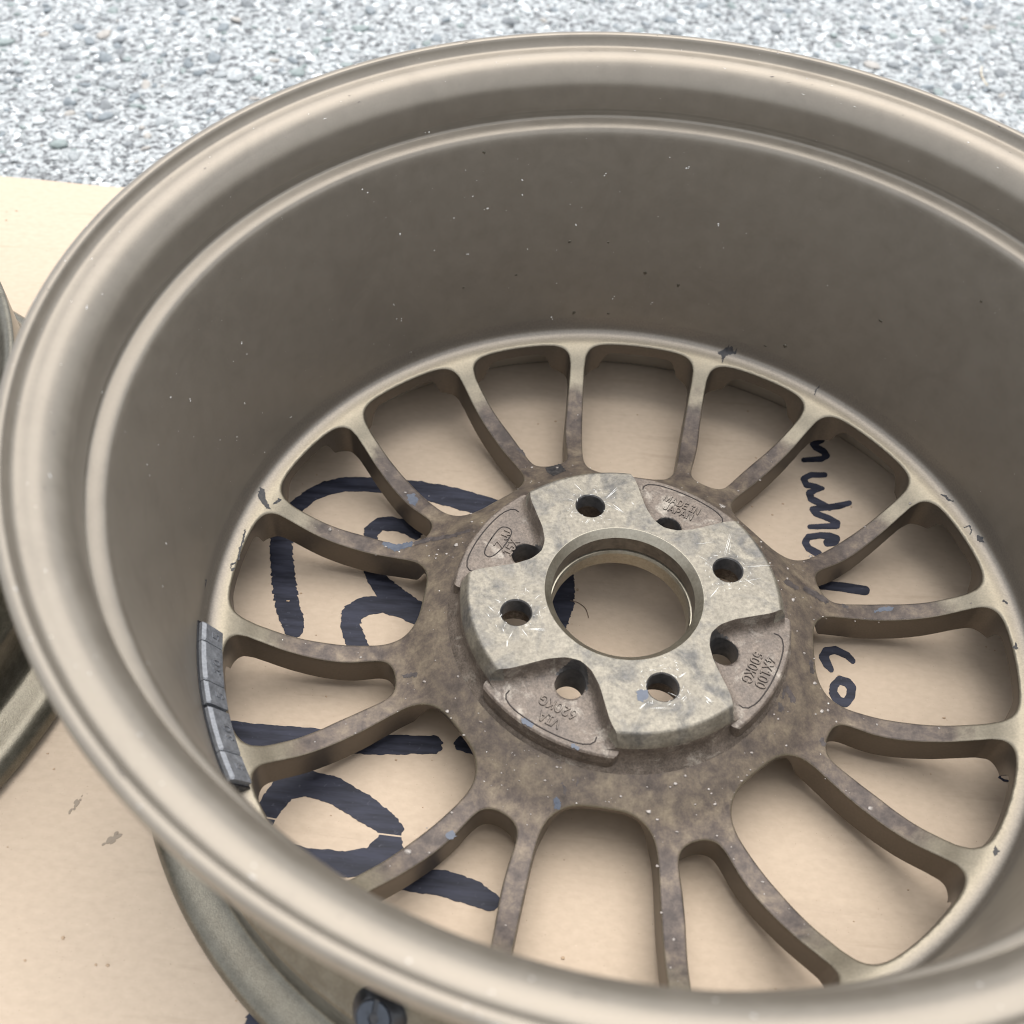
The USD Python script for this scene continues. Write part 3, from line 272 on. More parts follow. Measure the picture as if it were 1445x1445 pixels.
# ------------------------------------------------------------------ cardboard sheet with marker writing
card = thing('cardboard_sheet'); tag(card, 'flat brown cardboard sheet under the wheels with black marker writing', 'cardboard')
cx0, cx1 = -1.15, 0.75
outl = [(cx0, edge_y(cx0))]
for x in np.linspace(cx0, cx1, 120)[1:]: outl.append((x, edge_y(x) + .0004 * math.sin(x * 90) + .0004 * rng.normal()))
outl += [(cx1 + .03, -.62), (cx0 - .03, -.62)]
cardpoly = Polygon(outl)
face = extrude(cardpoly, -.0005, .0005)
obj(card, 'top_liner', face, M['card'], smooth=20)
obj(card, 'corrugated_core', extrude(cardpoly.buffer(-.0006), -.0045, .004), M['card_edge'], smooth=20)
obj(card, 'bottom_liner', extrude(cardpoly, -.0050, .0005), M['card'], smooth=20)
strokes = []
for rings in DATA['ink']:
    P = Polygon(rings[0], rings[1:] or None).buffer(0)
    def rough(ring):
        L = LineString(list(ring.coords)); k = max(8, int(L.length / .4))
        pts = np.array([L.interpolate(t, normalized=True).coords[0] for t in np.linspace(0, 1, k, endpoint=False)])
        big_ = P.area > 250
        q = np.c_[pts * [.3, 1.0], np.zeros(k)]
        d = np.stack([meshkit.fbm(q + 3, 3, 5), meshkit.fbm(q + 9, 3, 6)], 1) - .5
        # the pen skips over the flutes below the liner: a ragged rhythm on the rims that run across them
        t = np.gradient(pts, axis=0); t /= np.linalg.norm(t, axis=1)[:, None] + 1e-9
        ph = pts[:, 1] / 4.3 + 1.2 * (meshkit.noise(np.c_[pts * .05, np.zeros(k)], 4) - .5)
        amp = 1.5 * meshkit.noise(np.c_[pts * .12, np.zeros(k)], 8) if big_ else 0
        saw = (np.mod(ph, 1) - .5) * amp * np.abs(t[:, 1]) ** 4 * np.sign(t[:, 1])
        return pts + d * (1.2 if big_ else .4) + np.c_[saw, np.zeros(k)]
    strokes.append(Polygon(rough(P.exterior), [rough(r) for r in P.interiors]).buffer(0))
allink = shapely.union_all(strokes)
for Q in allink.geoms:
    if Q.area < 2: continue
    obj(card, 'marker_stroke', extrude(shapely.affinity.scale(Q, .001, .001, origin=(0, 0)), .0, .00025), M['ink'], smooth=False)
# crumbs and torn flecks on the cardboard
ms = []
for k in range(260):
    x, y = rng.uniform(-.42, .3), rng.uniform(-.22, .34)
    s = rng.uniform(.0003, .0008)
    q = trimesh.Trimesh(variants[k % 10] * [s, s * rng.uniform(.5, 1), s * .35] + [x, y, s * .3], ico.faces, process=False); ms.append(q)
obj(card, 'crumbs', trimesh.util.concatenate(ms), M['card_edge'], smooth=True, kind='stuff')
for (x, y, L, w, a) in ((-.2314, -.0919, .0080, .0020, 1.15), (-.2123, -.1063, .0062, .0026, .75)):
    blobs = []
    for k in range(16):
        u = rng.normal(0, .33); q = np.array([u * L, rng.normal(0, .22) * w * (1.3 - abs(u))]); R_ = rng.uniform(.12, .30) * w
        blobs.append(shapely.affinity.scale(Point(*q).buffer(R_, 4), rng.uniform(1, 2.6), 1))
    g = shapely.affinity.translate(shapely.affinity.rotate(shapely.union_all(blobs), a, use_radians=True, origin=(0, 0)), x, y)
    obj(card, 'torn_fleck', extrude(g, 0, .0002), M['card_dent'], smooth=False)
xs_ = np.linspace(-.5, .5, 160); us_ = np.linspace(-1, 1, 11)
V = np.array([(x, -.1045 - .083 * x + .0006 * math.sin(x * 60) + u * .0035, .00004 + .00022 * (1 + math.cos(PI * u)) / 2) for x in xs_ for u in us_])
F = [q for i in range(159) for j in range(10) for q in ((i * 11 + j, i * 11 + 11 + j, i * 11 + 12 + j), (i * 11 + j, i * 11 + 12 + j, i * 11 + j + 1))]
obj(card, 'crease', trimesh.Trimesh(V, F, process=False), M['card'], smooth=True)

# ------------------------------------------------------------------ the wheel: spider (hub plate, spokes, ledge)
KR = np.array([70, 77.5, 85, 100, 112, 125, 138, 150, 163, 172, 177.5, 181.6, 183.2, 184.3, 185.0, 185.45, 185.75]); KZ = np.array([42.0, 39.0, 35.2, 27.6, 24.4, 23.4, 24.9, 28.3, 35.4, 41.6, 44.5, 45.8, 46.6, 47.6, 48.9, 51.0, 56.0])
ztop = PchipInterpolator(KR, KZ)
BR = np.array([70, 90, 94, 102.5, 112, 125, 138, 150, 163, 172, 176.6, 177.35, 186]); BZ = np.array([33., 30.0, 28.0, 11.5, 8.3, 6.8, 8.2, 11.4, 18.0, 23.5, 26.5, 37.5, 40.0])
zbot = PchipInterpolator(BR, BZ)
WW = np.array([(91.3, 0), (91.38, 3.2), (91.65, 6.6), (92.3, 10.4), (93.3, 13.3), (95.3, 16.8), (98.4, 20.2), (102, 22.6), (108, 24.6), (116, 25.8), (125, 26.7), (135, 27.55), (150, 28.8), (160, 29.6), (166, 30.1), (169.5, 30.1), (172.5, 29.3), (174.6, 27.6), (176.1, 24.8), (177.0, 20.5), (177.35, 15), (177.48, 8), (177.52, 0)])
NW = np.array([(105.2, 0), (105.35, 2.2), (105.9, 4.5), (107.2, 7.0), (109.3, 8.9), (112, 10.1), (116, 11.1), (122, 12.3), (128, 13.8), (135, 15.9), (142, 18.4), (150, 21.3), (158, 24.1), (164, 26.1), (168.5, 27.3), (171.2, 27.4), (173.6, 26.4), (175.3, 24.3), (176.6, 20.4), (177.2, 15), (177.45, 8), (177.52, 0)])
def window(W, phi0):
    half = []
    s = np.r_[0, np.cumsum(np.hypot(*np.diff(W, axis=0).T))]
    fr, fa = PchipInterpolator(s, W[:, 0]), PchipInterpolator(s, W[:, 1])
    for t in np.linspace(0, s[-1], int(s[-1] / .75)): half.append((float(fr(t)), float(fa(t))))
    pts = [(r, a / r) for r, a in half] + [(r, -a / r) for r, a in half[::-1][1:-1]]
    return np.array([(r * math.cos(phi0 + t), r * math.sin(phi0 + t)) for r, t in pts])
TH0 = 1.8873
def spider():
    wins = [window(WW if k % 2 else NW, TH0 + k * PI / 8) for k in range(16)]
    R0, R1 = 73.0, 185.75
    poly = Polygon(Point(0, 0).buffer(R1, 256).exterior.coords, [Point(0, 0).buffer(R0, 96).exterior.coords]).difference(shapely.union_all([Polygon(w) for w in wins]))
    pts, kinds = [], []
    for w in wins: pts.append(w)
    for r, c in ((R1, 720), (185.6, 720), (185.45, 720), (185.25, 720), (185.0, 720), (184.7, 720), (184.3, 720), (183.8, 720), (183.2, 720), (182.4, 720), (181.4, 720), (180.2, 720), (R0, 240), (112.0, 480), (167.5, 700)):
        t = np.arange(c) / c * 2 * PI; pts.append(np.c_[r * np.cos(t), r * np.sin(t)])
    wl = shapely.MultiPolygon([Polygon(w) for w in wins])
    for off in (.22, .5, .85, 1.5):
        for g in wl.buffer(off).geoms if off < 3 else []:
            L = g.exterior; k = int(L.length / (.85 if off < 1 else 1.2))
            pts.append(np.array([L.interpolate(t, normalized=True).coords[0] for t in np.arange(k) / k]))
    hexa = np.array([(x + (.8 if q % 2 else 0), y) for q, y in enumerate(np.arange(-182, 182, 1.4)) for x in np.arange(-182, 182, 1.6)])
    rr = np.hypot(*hexa.T); hexa = hexa[(rr > R0 + 1) & (rr < 179.4) & (np.abs(rr - 112) > .8) & (np.abs(rr - 167.5) > .8)]
    d = shapely.distance(wl.boundary, shapely.points(hexa)); inside = shapely.contains_xy(wl, hexa[:, 0], hexa[:, 1])
    pts.append(hexa[(d > 2.1) & ~inside])
    P = np.concatenate(pts); _, u = np.unique(np.round(P, 3), axis=0, return_index=True); P = P[np.sort(u)]
    rr = np.hypot(*P.T); ins = shapely.contains_xy(wl.buffer(-.01), P[:, 0], P[:, 1]); P = P[~ins]
    near = cKDTree(P).query_pairs(.12); drop = {max(a, b) for a, b in near}
    rr_ = np.hypot(*P.T); drop = [q for q in drop if rr_[q] < 179.5]
    P = np.delete(P, sorted(drop), axis=0) if drop else P
    tri = Delaunay(P).simplices; c = P[tri].mean(1)
    ok = shapely.contains_xy(poly.buffer(.02), c[:, 0], c[:, 1])
    tri = tri[ok]
    e1 = P[tri[:, 1]] - P[tri[:, 0]]; e2 = P[tri[:, 2]] - P[tri[:, 0]]; cr_ = e1[:, 0] * e2[:, 1] - e1[:, 1] * e2[:, 0]
    tri[cr_ < 0] = tri[cr_ < 0][:, ::-1]; tri = tri[np.abs(cr_) > 1e-6]
    rr = np.hypot(*P.T); dist = shapely.distance(wl.boundary, shapely.points(P))
    z1 = ztop(rr) - .55 * np.clip(1 - dist / .85, 0, 1) ** 2
    z0 = zbot(rr); z0 = np.minimum(z0, z1 - 2.0)
    n_ = len(P)
    edges = np.sort(np.vstack([tri[:, [0, 1]], tri[:, [1, 2]], tri[:, [2, 0]]]), 1)
    ue, cnt = np.unique(edges, axis=0, return_counts=True); be = {tuple(e) for e in ue[cnt == 1]}
    V = [np.c_[P, z1], np.c_[P, z0]]; F = [tri, tri[:, ::-1] + n_]; extra = []; steps = 5; idx = {}; base = 2 * n_
    def lvl(i, k):
        nonlocal base
        if k == 0: return i
        if k == steps: return i + n_
        if (i, k) not in idx:
            idx[(i, k)] = base; base += 1; extra.append((P[i, 0], P[i, 1], z1[i] + (z0[i] - z1[i]) * k / steps))
        return idx[(i, k)]
    W = []
    for t in tri:
        for q in range(3):
            a, b = t[q], t[(q + 1) % 3]
            if (min(a, b), max(a, b)) in be:
                for k in range(steps):
                    A, B, C, D = lvl(a, k), lvl(b, k), lvl(b, k + 1), lvl(a, k + 1); W += [(A, D, C), (A, C, B)]
    V = np.vstack(V + [np.array(extra)]); F = np.vstack(F + [np.array(W)])
    m = trimesh.Trimesh(V * .001, F, process=False)
    c = m.triangles_center * 1000; r = np.hypot(c[:, 0], c[:, 1]); th = (np.degrees(np.arctan2(c[:, 1], c[:, 0]) - TH0)) % 360
    g = np.where(r < 112, -1, np.where(r > 167.5, -2, (th // 22.5).astype(int)))
    return split(m, 38, g)
SP = spider()
wheel = thing('alloy_wheel'); tag(wheel, 'large bronze alloy wheel lying face down in the middle of the cardboard', 'wheel')
WP = str(wheel.GetPath())

# barrel: section from the front lip (on the cardboard) to the rear flange
# inner side from the ledge up to the rear flange, over it, and down the tyre side to the front lip
inner = [(185.75, 56.0)] * 4 + [(185.85, 58), (185.95, 60), (188.6, 100), (191.7, 135), (193.9, 158), (194.5, 163.0), (195.4, 165.4), (197.4, 166.6), (200.2, 167.6), (201.6, 168.3), (202.0, 169.6), (201.6, 171.6), (200.4, 173.4), (200.2, 182), (200.6, 186.8), (204.0, 192.2), (207.4, 194.8), (210.5, 195.7), (213.0, 195.9), (214.9, 196.3), (215.9, 197.4), (216.5, 199.0), (216.9, 200.6), (217.6, 201.2), (219.2, 201.3), (220.6, 200.8)]
outer = [(221.2, 199.2), (221.2, 194.5), (219.6, 190.6), (214.5, 188.9), (207.2, 188.2), (205.0, 186.2), (204.8, 182), (205.4, 168), (205.0, 161), (201.0, 152.6), (198.6, 148), (190.0, 68), (190.5, 61), (201.6, 45.5), (203.6, 43.2), (203.9, 40.8), (203.2, 38.0), (203.3, 17.0), (205.2, 14.0), (208.5, 13.0), (216.0, 12.0), (219.4, 10.0), (221.0, 6.4), (220.9, 3.2), (219.3, .9), (216.5, .05), (211.5, .05), (207.2, 2.6)]
under = [(196, 14.5), (184.5, 31.5), (179.2, 38.6), (178.6, 40.2), (181, 43), (187.0, 47.0)] + [(187.2, 55.0)] * 2
def densify(p, step):
    p = np.asarray(p, float); out = []
    for a, b in zip(p, np.roll(p, -1, 0)):
        k = max(1, int(np.linalg.norm(b - a) / step)); out += [a + (b - a) * t / k for t in range(k)]
    return np.array(out)
def chaikin(p, n=2):
    p = np.asarray(p, float)
    for _ in range(n):
        q = np.roll(p, -1, 0); p = np.stack([.75 * p + .25 * q, .25 * p + .75 * q], 1).reshape(-1, 2)
    return p
sec = chaikin(densify(np.array(inner + outer + under), 12), 2) * .001
bar = lathe(sec, 420)
c = bar.triangles_center; rr = np.hypot(c[:, 0], c[:, 1])
nr = (bar.face_normals[:, :2] * c[:, :2]).sum(1) / rr
tyre = ((nr > .1) | (c[:, 2] < .012)) & (c[:, 2] < .1885) & (rr > .186)
BS = split(bar, 40, tyre.astype(int))
def add(parent, name, vfn, m, **kw):
    q = raw(numbered(parent, name), *vfn, m)
    if kw: tag(q, **kw)
    return str(q.GetPath())
barrel = add(WP, 'barrel', BS[0], M['bronze'])
add(barrel, 'tyre_seat', BS[1], M['bronze_rough'])
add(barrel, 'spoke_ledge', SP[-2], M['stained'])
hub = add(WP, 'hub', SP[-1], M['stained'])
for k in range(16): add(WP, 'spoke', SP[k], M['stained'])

# hub boss: mounting pads, four pockets, eight bolt holes, centre bore
def revolve(prof): return manifold3d.Manifold.revolve(manifold3d.CrossSection([np.asarray(prof, float)], manifold3d.FillRule.NonZero), 240)
pad = revolve(rounded([(31.2, 36.0), (31.2, 43.6), (31.9, 44.6), (33.0, 44.8), (33.0, 46.0), (32.2, 46.3), (32.2, 54.4), (35.6, 57.8), (69.2, 57.8), (70.2, 57.2), (72.5, 53.0), (73.3, 50.5), (73.8, 43.5), (79.2, 38.0), (79.2, 36.5), (74, 36.0)][::1], {7: .3, 8: .8, 10: 1.5, 11: 2.0, 12: 4.5}))
half = [(42.2, 0), (42.6, 2.6), (44.2, 7.6), (47.8, 12.15), (50.2, 14.3), (55.4, 17.2), (59.7, 19.1), (66, 21.6), (69, 23.2), (72, 25.2), (76, 28.4), (82, 32)]
Hh = np.array(half); ss = np.r_[0, np.cumsum(np.hypot(np.diff(Hh[:, 0]), np.radians(np.diff(Hh[:, 1])) * 50))]
fr, fa = PchipInterpolator(ss, Hh[:, 0]), PchipInterpolator(ss, Hh[:, 1])
tt = np.linspace(0, ss[-1], 70)
side = [(float(fr(t)), math.radians(float(fa(t)))) for t in tt]
arc = [(95, math.radians(a)) for a in np.linspace(31, -31, 24)]
ringp = [(r, -a) for r, a in side[1:][::-1]][::-1]
loop = [(r, a) for r, a in side] + arc + [(r, -a) for r, a in side[1:][::-1]]
loop = np.array([(r * math.cos(a), r * math.sin(a)) for r, a in loop])      # pocket outline, along +x, clockwise or not: fixed below
if Polygon(loop).exterior.is_ccw is False: loop = loop[::-1]
T_ = np.roll(loop, -1, 0) - np.roll(loop, 1, 0); T_ /= np.linalg.norm(T_, axis=1)[:, None]; IN = np.c_[-T_[:, 1], T_[:, 0]]
levels = [(62, -.3), (57.9, 0), (57.4, .28), (55, .55), (52.6, .95), (51.0, 1.5), (49.9, 2.4), (49.1, 3.6), (48.7, 5.0), (48.6, 6.4)]
V = np.vstack([np.c_[loop + IN * d, np.full(len(loop), z)] for z, d in levels]); N_ = len(loop)
F = []
for k in range(len(levels) - 1):
    for q in range(N_):
        a, b = k * N_ + q, k * N_ + (q + 1) % N_; F += [(a, a + N_, b + N_), (a, b + N_, b)]
capt = trimesh.creation.triangulate_polygon(Polygon(loop), engine='earcut')[1]
F = np.vstack([np.array(F), capt, capt[:, ::-1] + N_ * (len(levels) - 1)])
cutm = trimesh.Trimesh(V, F, process=False)
if cutm.volume < 0: cutm.invert()
cut = manifold3d.Manifold(manifold3d.Mesh(cutm.vertices.astype(np.float32), cutm.faces.astype(np.uint32)))
disc = revolve(rounded([(31.5, 37), (31.5, 48.6), (75.9, 48.6), (76.7, 47.8), (77.0, 43.5), (80.2, 38.0), (80.2, 36.8)], {2: .8, 4: 2.5}))
lobe = Polygon(loop).buffer(.4).intersection(Point(0, 0).buffer(77.2, 128)).buffer(-4).buffer(4)
lob = manifold3d.Manifold.extrude(manifold3d.CrossSection([np.array(lobe.exterior.coords)[:-1]], manifold3d.FillRule.NonZero), 14).translate([0, 0, 36])
lob = lob ^ disc
d0 = math.degrees(TH0)
boss = pad
for k in range(4): boss = boss - cut.rotate([0, 0, d0 + 45 + 90 * k])
for k in range(4): boss = boss + lob.rotate([0, 0, d0 + 45 + 90 * k])
for k in range(8):
    a = TH0 + k * PI / 4; x, y = 50 * math.cos(a), 50 * math.sin(a)
    cyl = manifold3d.Manifold.cylinder(40, 6.55, 6.55, 72).translate([x, y, 30]); boss = boss - cyl
    if k % 2 == 0:
        boss = boss - manifold3d.Manifold.cylinder(1.0, 6.4, 7.4, 72).translate([x, y, 57.1])
        boss = boss - manifold3d.Manifold.cylinder(14, 11, 11, 72).translate([x, y, 33]) - manifold3d.Manifold.cylinder(2.6, 11, 6.55, 72).translate([x, y, 46.9])
bm = boss.refine_to_length(1.6).to_mesh(); bt = trimesh.Trimesh(bm.vert_properties[:, :3] * .001, bm.tri_verts)
c = bt.triangles_center * 1000; r = np.hypot(c[:, 0], c[:, 1]); nz = bt.face_normals[:, 2]
nrad = (bt.face_normals[:, :2] * c[:, :2]).sum(1) / r
dh = np.min([np.hypot(c[:, 0] - 50 * math.cos(TH0 + k * PI / 4), c[:, 1] - 50 * math.sin(TH0 + k * PI / 4)) for k in range(8)], 0)
g = np.full(len(c), 0)
g[(c[:, 2] > 57.5) & (nz > .9)] = 1
g[(r > 68.0) & (r < 75) & (nrad > .25) & (c[:, 2] > 50.6)] = 1
g[(r > 74.8) & (c[:, 2] < 49.2)] = 0
g[(r < 35.7) & (nz > -.5)] = 2
g[(r < 33.5) & (nz > -.5) & (c[:, 2] > 45.2) & (c[:, 2] < 54.2)] = 20
kh = np.argmin([np.hypot(c[:, 0] - 50 * math.cos(TH0 + k * PI / 4), c[:, 1] - 50 * math.sin(TH0 + k * PI / 4)) for k in range(8)], 0)
hole_ = (dh < 7.6) & (nz < .95) & (r > 38); g[hole_] = 3 + kh[hole_]
BT = split(bt, 32, g)
M['bore_dirty'] = mottled('dirty_bore', (.075, .062, .048), (.15, .125, .095), .42, .6, scale=200, grain=900, bump=.2)
M['hole'] = mottled('dark_bolt_hole', (.045, .043, .042), (.10, .095, .09), .45, .4, scale=300, grain=1200, bump=.3)
add(hub, 'boss', BT[0], M['pocket'])
add(hub, 'mounting_face', BT[1], M['raw'])
add(hub, 'centre_bore', BT[2], M['machined']); add(hub, 'bore_wall', BT[20], M['bore_dirty'])
for k in range(8): add(hub, 'bolt_hole', BT[3 + k], M['hole'])
# cast lettering in the pockets
def lettering(text, x, y, ang, width, height, z=48.62, skew=0):
    out = []
    for bold, dep in ((True, .16), (False, .55)):
        t = meshkit.text_mesh(text, 1.0, 1.0, bold); v = t.vertices.copy()
        ref = meshkit.text_mesh(text, 1.0, 1.0, False).bounds
        v[:, 0] = (v[:, 0] - ref[0, 0]) / (ref[1, 0] - ref[0, 0]) * width; v[:, 1] = v[:, 1] * height; v[:, 2] = v[:, 2] * dep
        a = math.radians(ang); R = np.array([[math.cos(a), -math.sin(a), 0], [math.sin(a), math.cos(a), 0], [0, 0, 1]])
        out.append(trimesh.Trimesh((v @ R.T + [x, y, z]) * .001, t.faces, process=False))
    obj(hub, 'lettering', out[1], M['pocket'], smooth=False)
    obj(hub, 'lettering_dirt', out[0], M['dirt_line'], smooth=False)
for L in (('MADE IN', 21.0, 62.0, -26.1, 18.3, 4.2), ('JAPAN', 20.4, 56.5, -24.7, 14.9, 4.2), ('4X100', 63.5, -23.0, -113.0, 16.8, 4.3), ('500KG', 58.2, -21.1, -114.6, 16.4, 4.3),
          ('VIA', -24.6, -66.3, 155.4 , 9.8, -4.8), ('620KG', -18.9, -57.0, 155.2, 16.6, 4.6), ('15X', -51.6, 21.4, 65.5, 9.4, 4.6), ('7', -55.8, 25.2, 67, 3.4, 4.6), ('JJ', -53.9, 30.3, 67, 5.2, 3.8)):
    if L[0] == 'VIA': L = ('VIA', -25.4, -61.6, 155.4, 9.7, 4.6)
    lettering(*L)
box = np.array([[-64.6, 23.2], [-58.2, 37.8], [-54.5, 38.7], [-51.6, 36.6], [-52.7, 31.8], [-55.6, 25.8], [-59.8, 20.5], [-62.5, 20.0]])
bl = chaikin(box, 3); bl = np.vstack([bl, bl[:2]])
obj(hub, 'casting_ridge', tube(np.c_[bl, np.full(len(bl), 48.55)] * .001, .00035), M['dirt_line'], smooth=True)
for k in range(4):
    a0 = TH0 + PI / 4 + k * PI / 2
    pts = [(r, math.radians(t)) for r, t in [(68.8, -17.6), (71.0, -17.3), (72.6, -16), (73.5, -13.5)]] + [(73.8, math.radians(t)) for t in np.linspace(-11, 11, 24)] + [(r, math.radians(t)) for r, t in [(73.5, 13.5), (72.6, 16), (71.0, 17.3), (68.8, 17.6)]]
    q = np.array([(r * math.cos(a0 + t), r * math.sin(a0 + t), 48.62) for r, t in pts]) * .001
    obj(hub, 'casting_ridge', tube(q, .00032), M['dirt_line'], smooth=True)

# marks, chips, scratches, blisters and grit on the wheel
def sheet(poly3, lift, jag=.0):
    p = np.asarray(poly3, float)
    g = Polygon(p[:, :2]).buffer(0)
    if g.is_empty or g.area < .02: return None
    L = g.exterior if g.geom_type == 'Polygon' else max(g.geoms, key=lambda s: s.area).exterior
    k = max(10, int(L.length / .35)); pts = np.array([L.interpolate(t, normalized=True).coords[0] for t in np.arange(k) / k])
    d = np.stack([meshkit.fbm(np.c_[pts * 1.6, np.zeros(k)], 3, 1), meshkit.fbm(np.c_[pts * 1.6, np.ones(k) * 9], 3, 2)], 1) - .5
    pts = pts + d * jag
    zf = lambda q: np.array([p[np.argsort(np.hypot(*(p[:, :2] - s).T))[:3], 2].mean() for s in q])
    return pts, zf
def surf_r(rw): return ztop(np.clip(rw, 70, 185.74))
wall_z = PchipInterpolator([185.7, 185.8, 188.6, 193.9], [55.2, 57, 100, 157])
def onsurf(q):
    r_ = np.hypot(q[:, 0], q[:, 1]); return np.where(r_ < 185.74, surf_r(r_), wall_z(np.clip(r_, 185.7, 191)))
def decals(name, lst, m, lift=.12, flat=None, jag=1.0):
    for p in lst:
        s = sheet(p, lift, jag)
        if s is None: continue
        g = Polygon(s[0]).buffer(0)
        if g.geom_type != 'Polygon': g = max(g.geoms, key=lambda q: q.area)
        fine = g.segmentize(.5); xs = np.array(fine.exterior.coords)[:-1]
        x0, y0, x1, y1 = g.bounds; gr = np.array([(x, y) for x in np.arange(x0, x1, .6) for y in np.arange(y0, y1, .6)]).reshape(-1, 2)
        if len(gr): gr = gr[shapely.contains_xy(g.buffer(-.15), gr[:, 0], gr[:, 1])]
        P = np.vstack([xs, gr]); tri = Delaunay(P).simplices; cc = P[tri].mean(1); tri = tri[shapely.contains_xy(g, cc[:, 0], cc[:, 1])]
        e1, e2 = P[tri[:, 1]] - P[tri[:, 0]], P[tri[:, 2]] - P[tri[:, 0]]; fl = e1[:, 0] * e2[:, 1] - e1[:, 1] * e2[:, 0] < 0; tri[fl] = tri[fl][:, ::-1]
        z = (onsurf(P) if flat is None else np.full(len(P), flat)) + lift
        obj(WP, name, trimesh.Trimesh(np.c_[P, z] * .001, tri, process=False), m, smooth=True)
D = DATA['D']
decals('black_mark', D['dark'][:13], M['black_mark'], jag=1.2)
decals('dark_smudge', D['dark'][13:], M['smudge'], jag=2.2)
decals('paint_chip', D['blue'], M['blue_chip'], jag=2.0)
decals('paint_chip', D['blue_pad'], M['blue_chip'], flat=57.8, lift=.06, jag=1.5)
decals('paint_chip', D['blue_pock'], M['blue_chip'], flat=48.6, lift=.06, jag=1.5)
ms = []
for (x0, y0), (x1, y1) in D['scr']:
    if min(math.hypot(x0, y0), math.hypot(x1, y1)) < 36.5: continue
    q = np.array([[x0, y0], [x1, y1]]); L = np.linalg.norm(q[1] - q[0]); d = (q[1] - q[0]) / L; nn = np.array([-d[1], d[0]])
    for t in range(rng.integers(1, 3)):
        o = nn * rng.normal(0, .25); w = rng.uniform(.05, .11)
        a, b = q[0] + o, q[1] + o + nn * rng.normal(0, .3)
        pts = np.array([a, (a + b) / 2 + nn * w, b, (a + b) / 2 - nn * w])
        v = np.c_[pts, np.full(4, 57.86)] * .001; ms.append(trimesh.Trimesh(v, [[0, 3, 2], [0, 2, 1]], process=False))
for k in range(0, 8, 2):                                               # fine wrench and stud scuffs round each pad hole
    a = TH0 + k * PI / 4; cxy = 50 * np.array([math.cos(a), math.sin(a)])
    for _ in range(38):
        t = rng.uniform(0, 2 * PI); r_ = 6.9 + abs(rng.normal(0, 3.2)); o = cxy + r_ * np.array([math.cos(t), math.sin(t)])
        if not 37 < np.hypot(*o) < 68: continue
        al = t + PI / 2 + rng.normal(0, .5) if rng.random() < .6 else rng.uniform(0, 2 * PI); L = rng.uniform(.5, 2.6); w = rng.uniform(.03, .09)
        d = np.array([math.cos(al), math.sin(al)]) * L / 2; nn = np.array([-d[1], d[0]]) / (L / 2) * w
        pts = np.array([o - d, o - nn, o + d, o + nn])
        off = (math.atan2(o[1], o[0]) - TH0 + PI / 4) % (PI / 2) - PI / 4
        if abs(off) > math.radians(24): continue
        v = np.c_[pts, np.full(4, 57.84)] * .001; ms.append(trimesh.Trimesh(v, [[0, 1, 2], [0, 2, 3]], process=False))
obj(hub, 'scratches', trimesh.util.concatenate(ms), M['scratch'], smooth=False, kind='stuff')
ms, ms2 = [], []
for _ in range(720):
    r_ = rng.uniform(92, 172) if rng.random() < .8 else rng.uniform(80, 95); t = rng.uniform(0, 2 * PI)
    x, y = r_ * math.cos(t), r_ * math.sin(t)
    if r_ > 92:
        k = round((t - TH0) / (PI / 8)); dt = abs((t - TH0) - k * PI / 8) * r_
        W = WW if k % 2 else NW
        if dt < np.interp(r_, W[:, 0], W[:, 1], left=0, right=0) + 1.2: continue
    if r_ > 158 and rng.random() < .6: continue
    s = min(1.5, .18 + rng.exponential(.26)); vv = variants[rng.integers(10)] * [s, s * rng.uniform(.6, 1), s * .35] + [x, y, float(ztop(r_)) + .05]
    (ms if s > .42 or rng.random() < .86 else ms2).append(trimesh.Trimesh(vv * .001, ico.faces, process=False))
obj(WP, 'paint_blisters', trimesh.util.concatenate(ms), M['blister'], smooth=True, kind='stuff')
ms = ms2
prof = np.array(inner)
def on_wall(th, z, s, m, el=1):
    r_ = float(np.interp(z, prof[3:20, 1], prof[3:20, 0])); t = math.radians(th)
    e = np.array([[-math.sin(t), math.cos(t), 0], [0, 0, 1], [-math.cos(t), -math.sin(t), 0]])
    a = rng.uniform(0, PI); R = np.array([[math.cos(a), math.sin(a), 0], [-math.sin(a), math.cos(a), 0], [0, 0, 1]])
    vv = (variants[rng.integers(10)] * [s * el, s, s * .4]) @ R @ e + [r_ * math.cos(t), r_ * math.sin(t), z]
    m.append(trimesh.Trimesh(vv * .001, ico.faces, process=False))
for th, z in D['specks']:
    for _ in range(rng.integers(1, 3)): on_wall(th + rng.normal(0, .1), z + rng.normal(0, .4), rng.uniform(.17, .40), ms, rng.uniform(1, 1.6))
for _ in range(260): on_wall(rng.uniform(0, 360), rng.uniform(58, 186), rng.uniform(.05, .15), ms, rng.uniform(1, 1.8))
for _ in range(80):
    t = rng.uniform(0, 2 * PI); r_ = rng.uniform(203, 219); z = float(np.interp(r_, prof[19:27, 0], prof[19:27, 1])); s = rng.uniform(.06, .18)
    ms.append(trimesh.Trimesh((variants[rng.integers(10)] * [s * 1.5, s, s * .4] + [r_ * math.cos(t), r_ * math.sin(t), z]) * .001, ico.faces, process=False))
nk = []
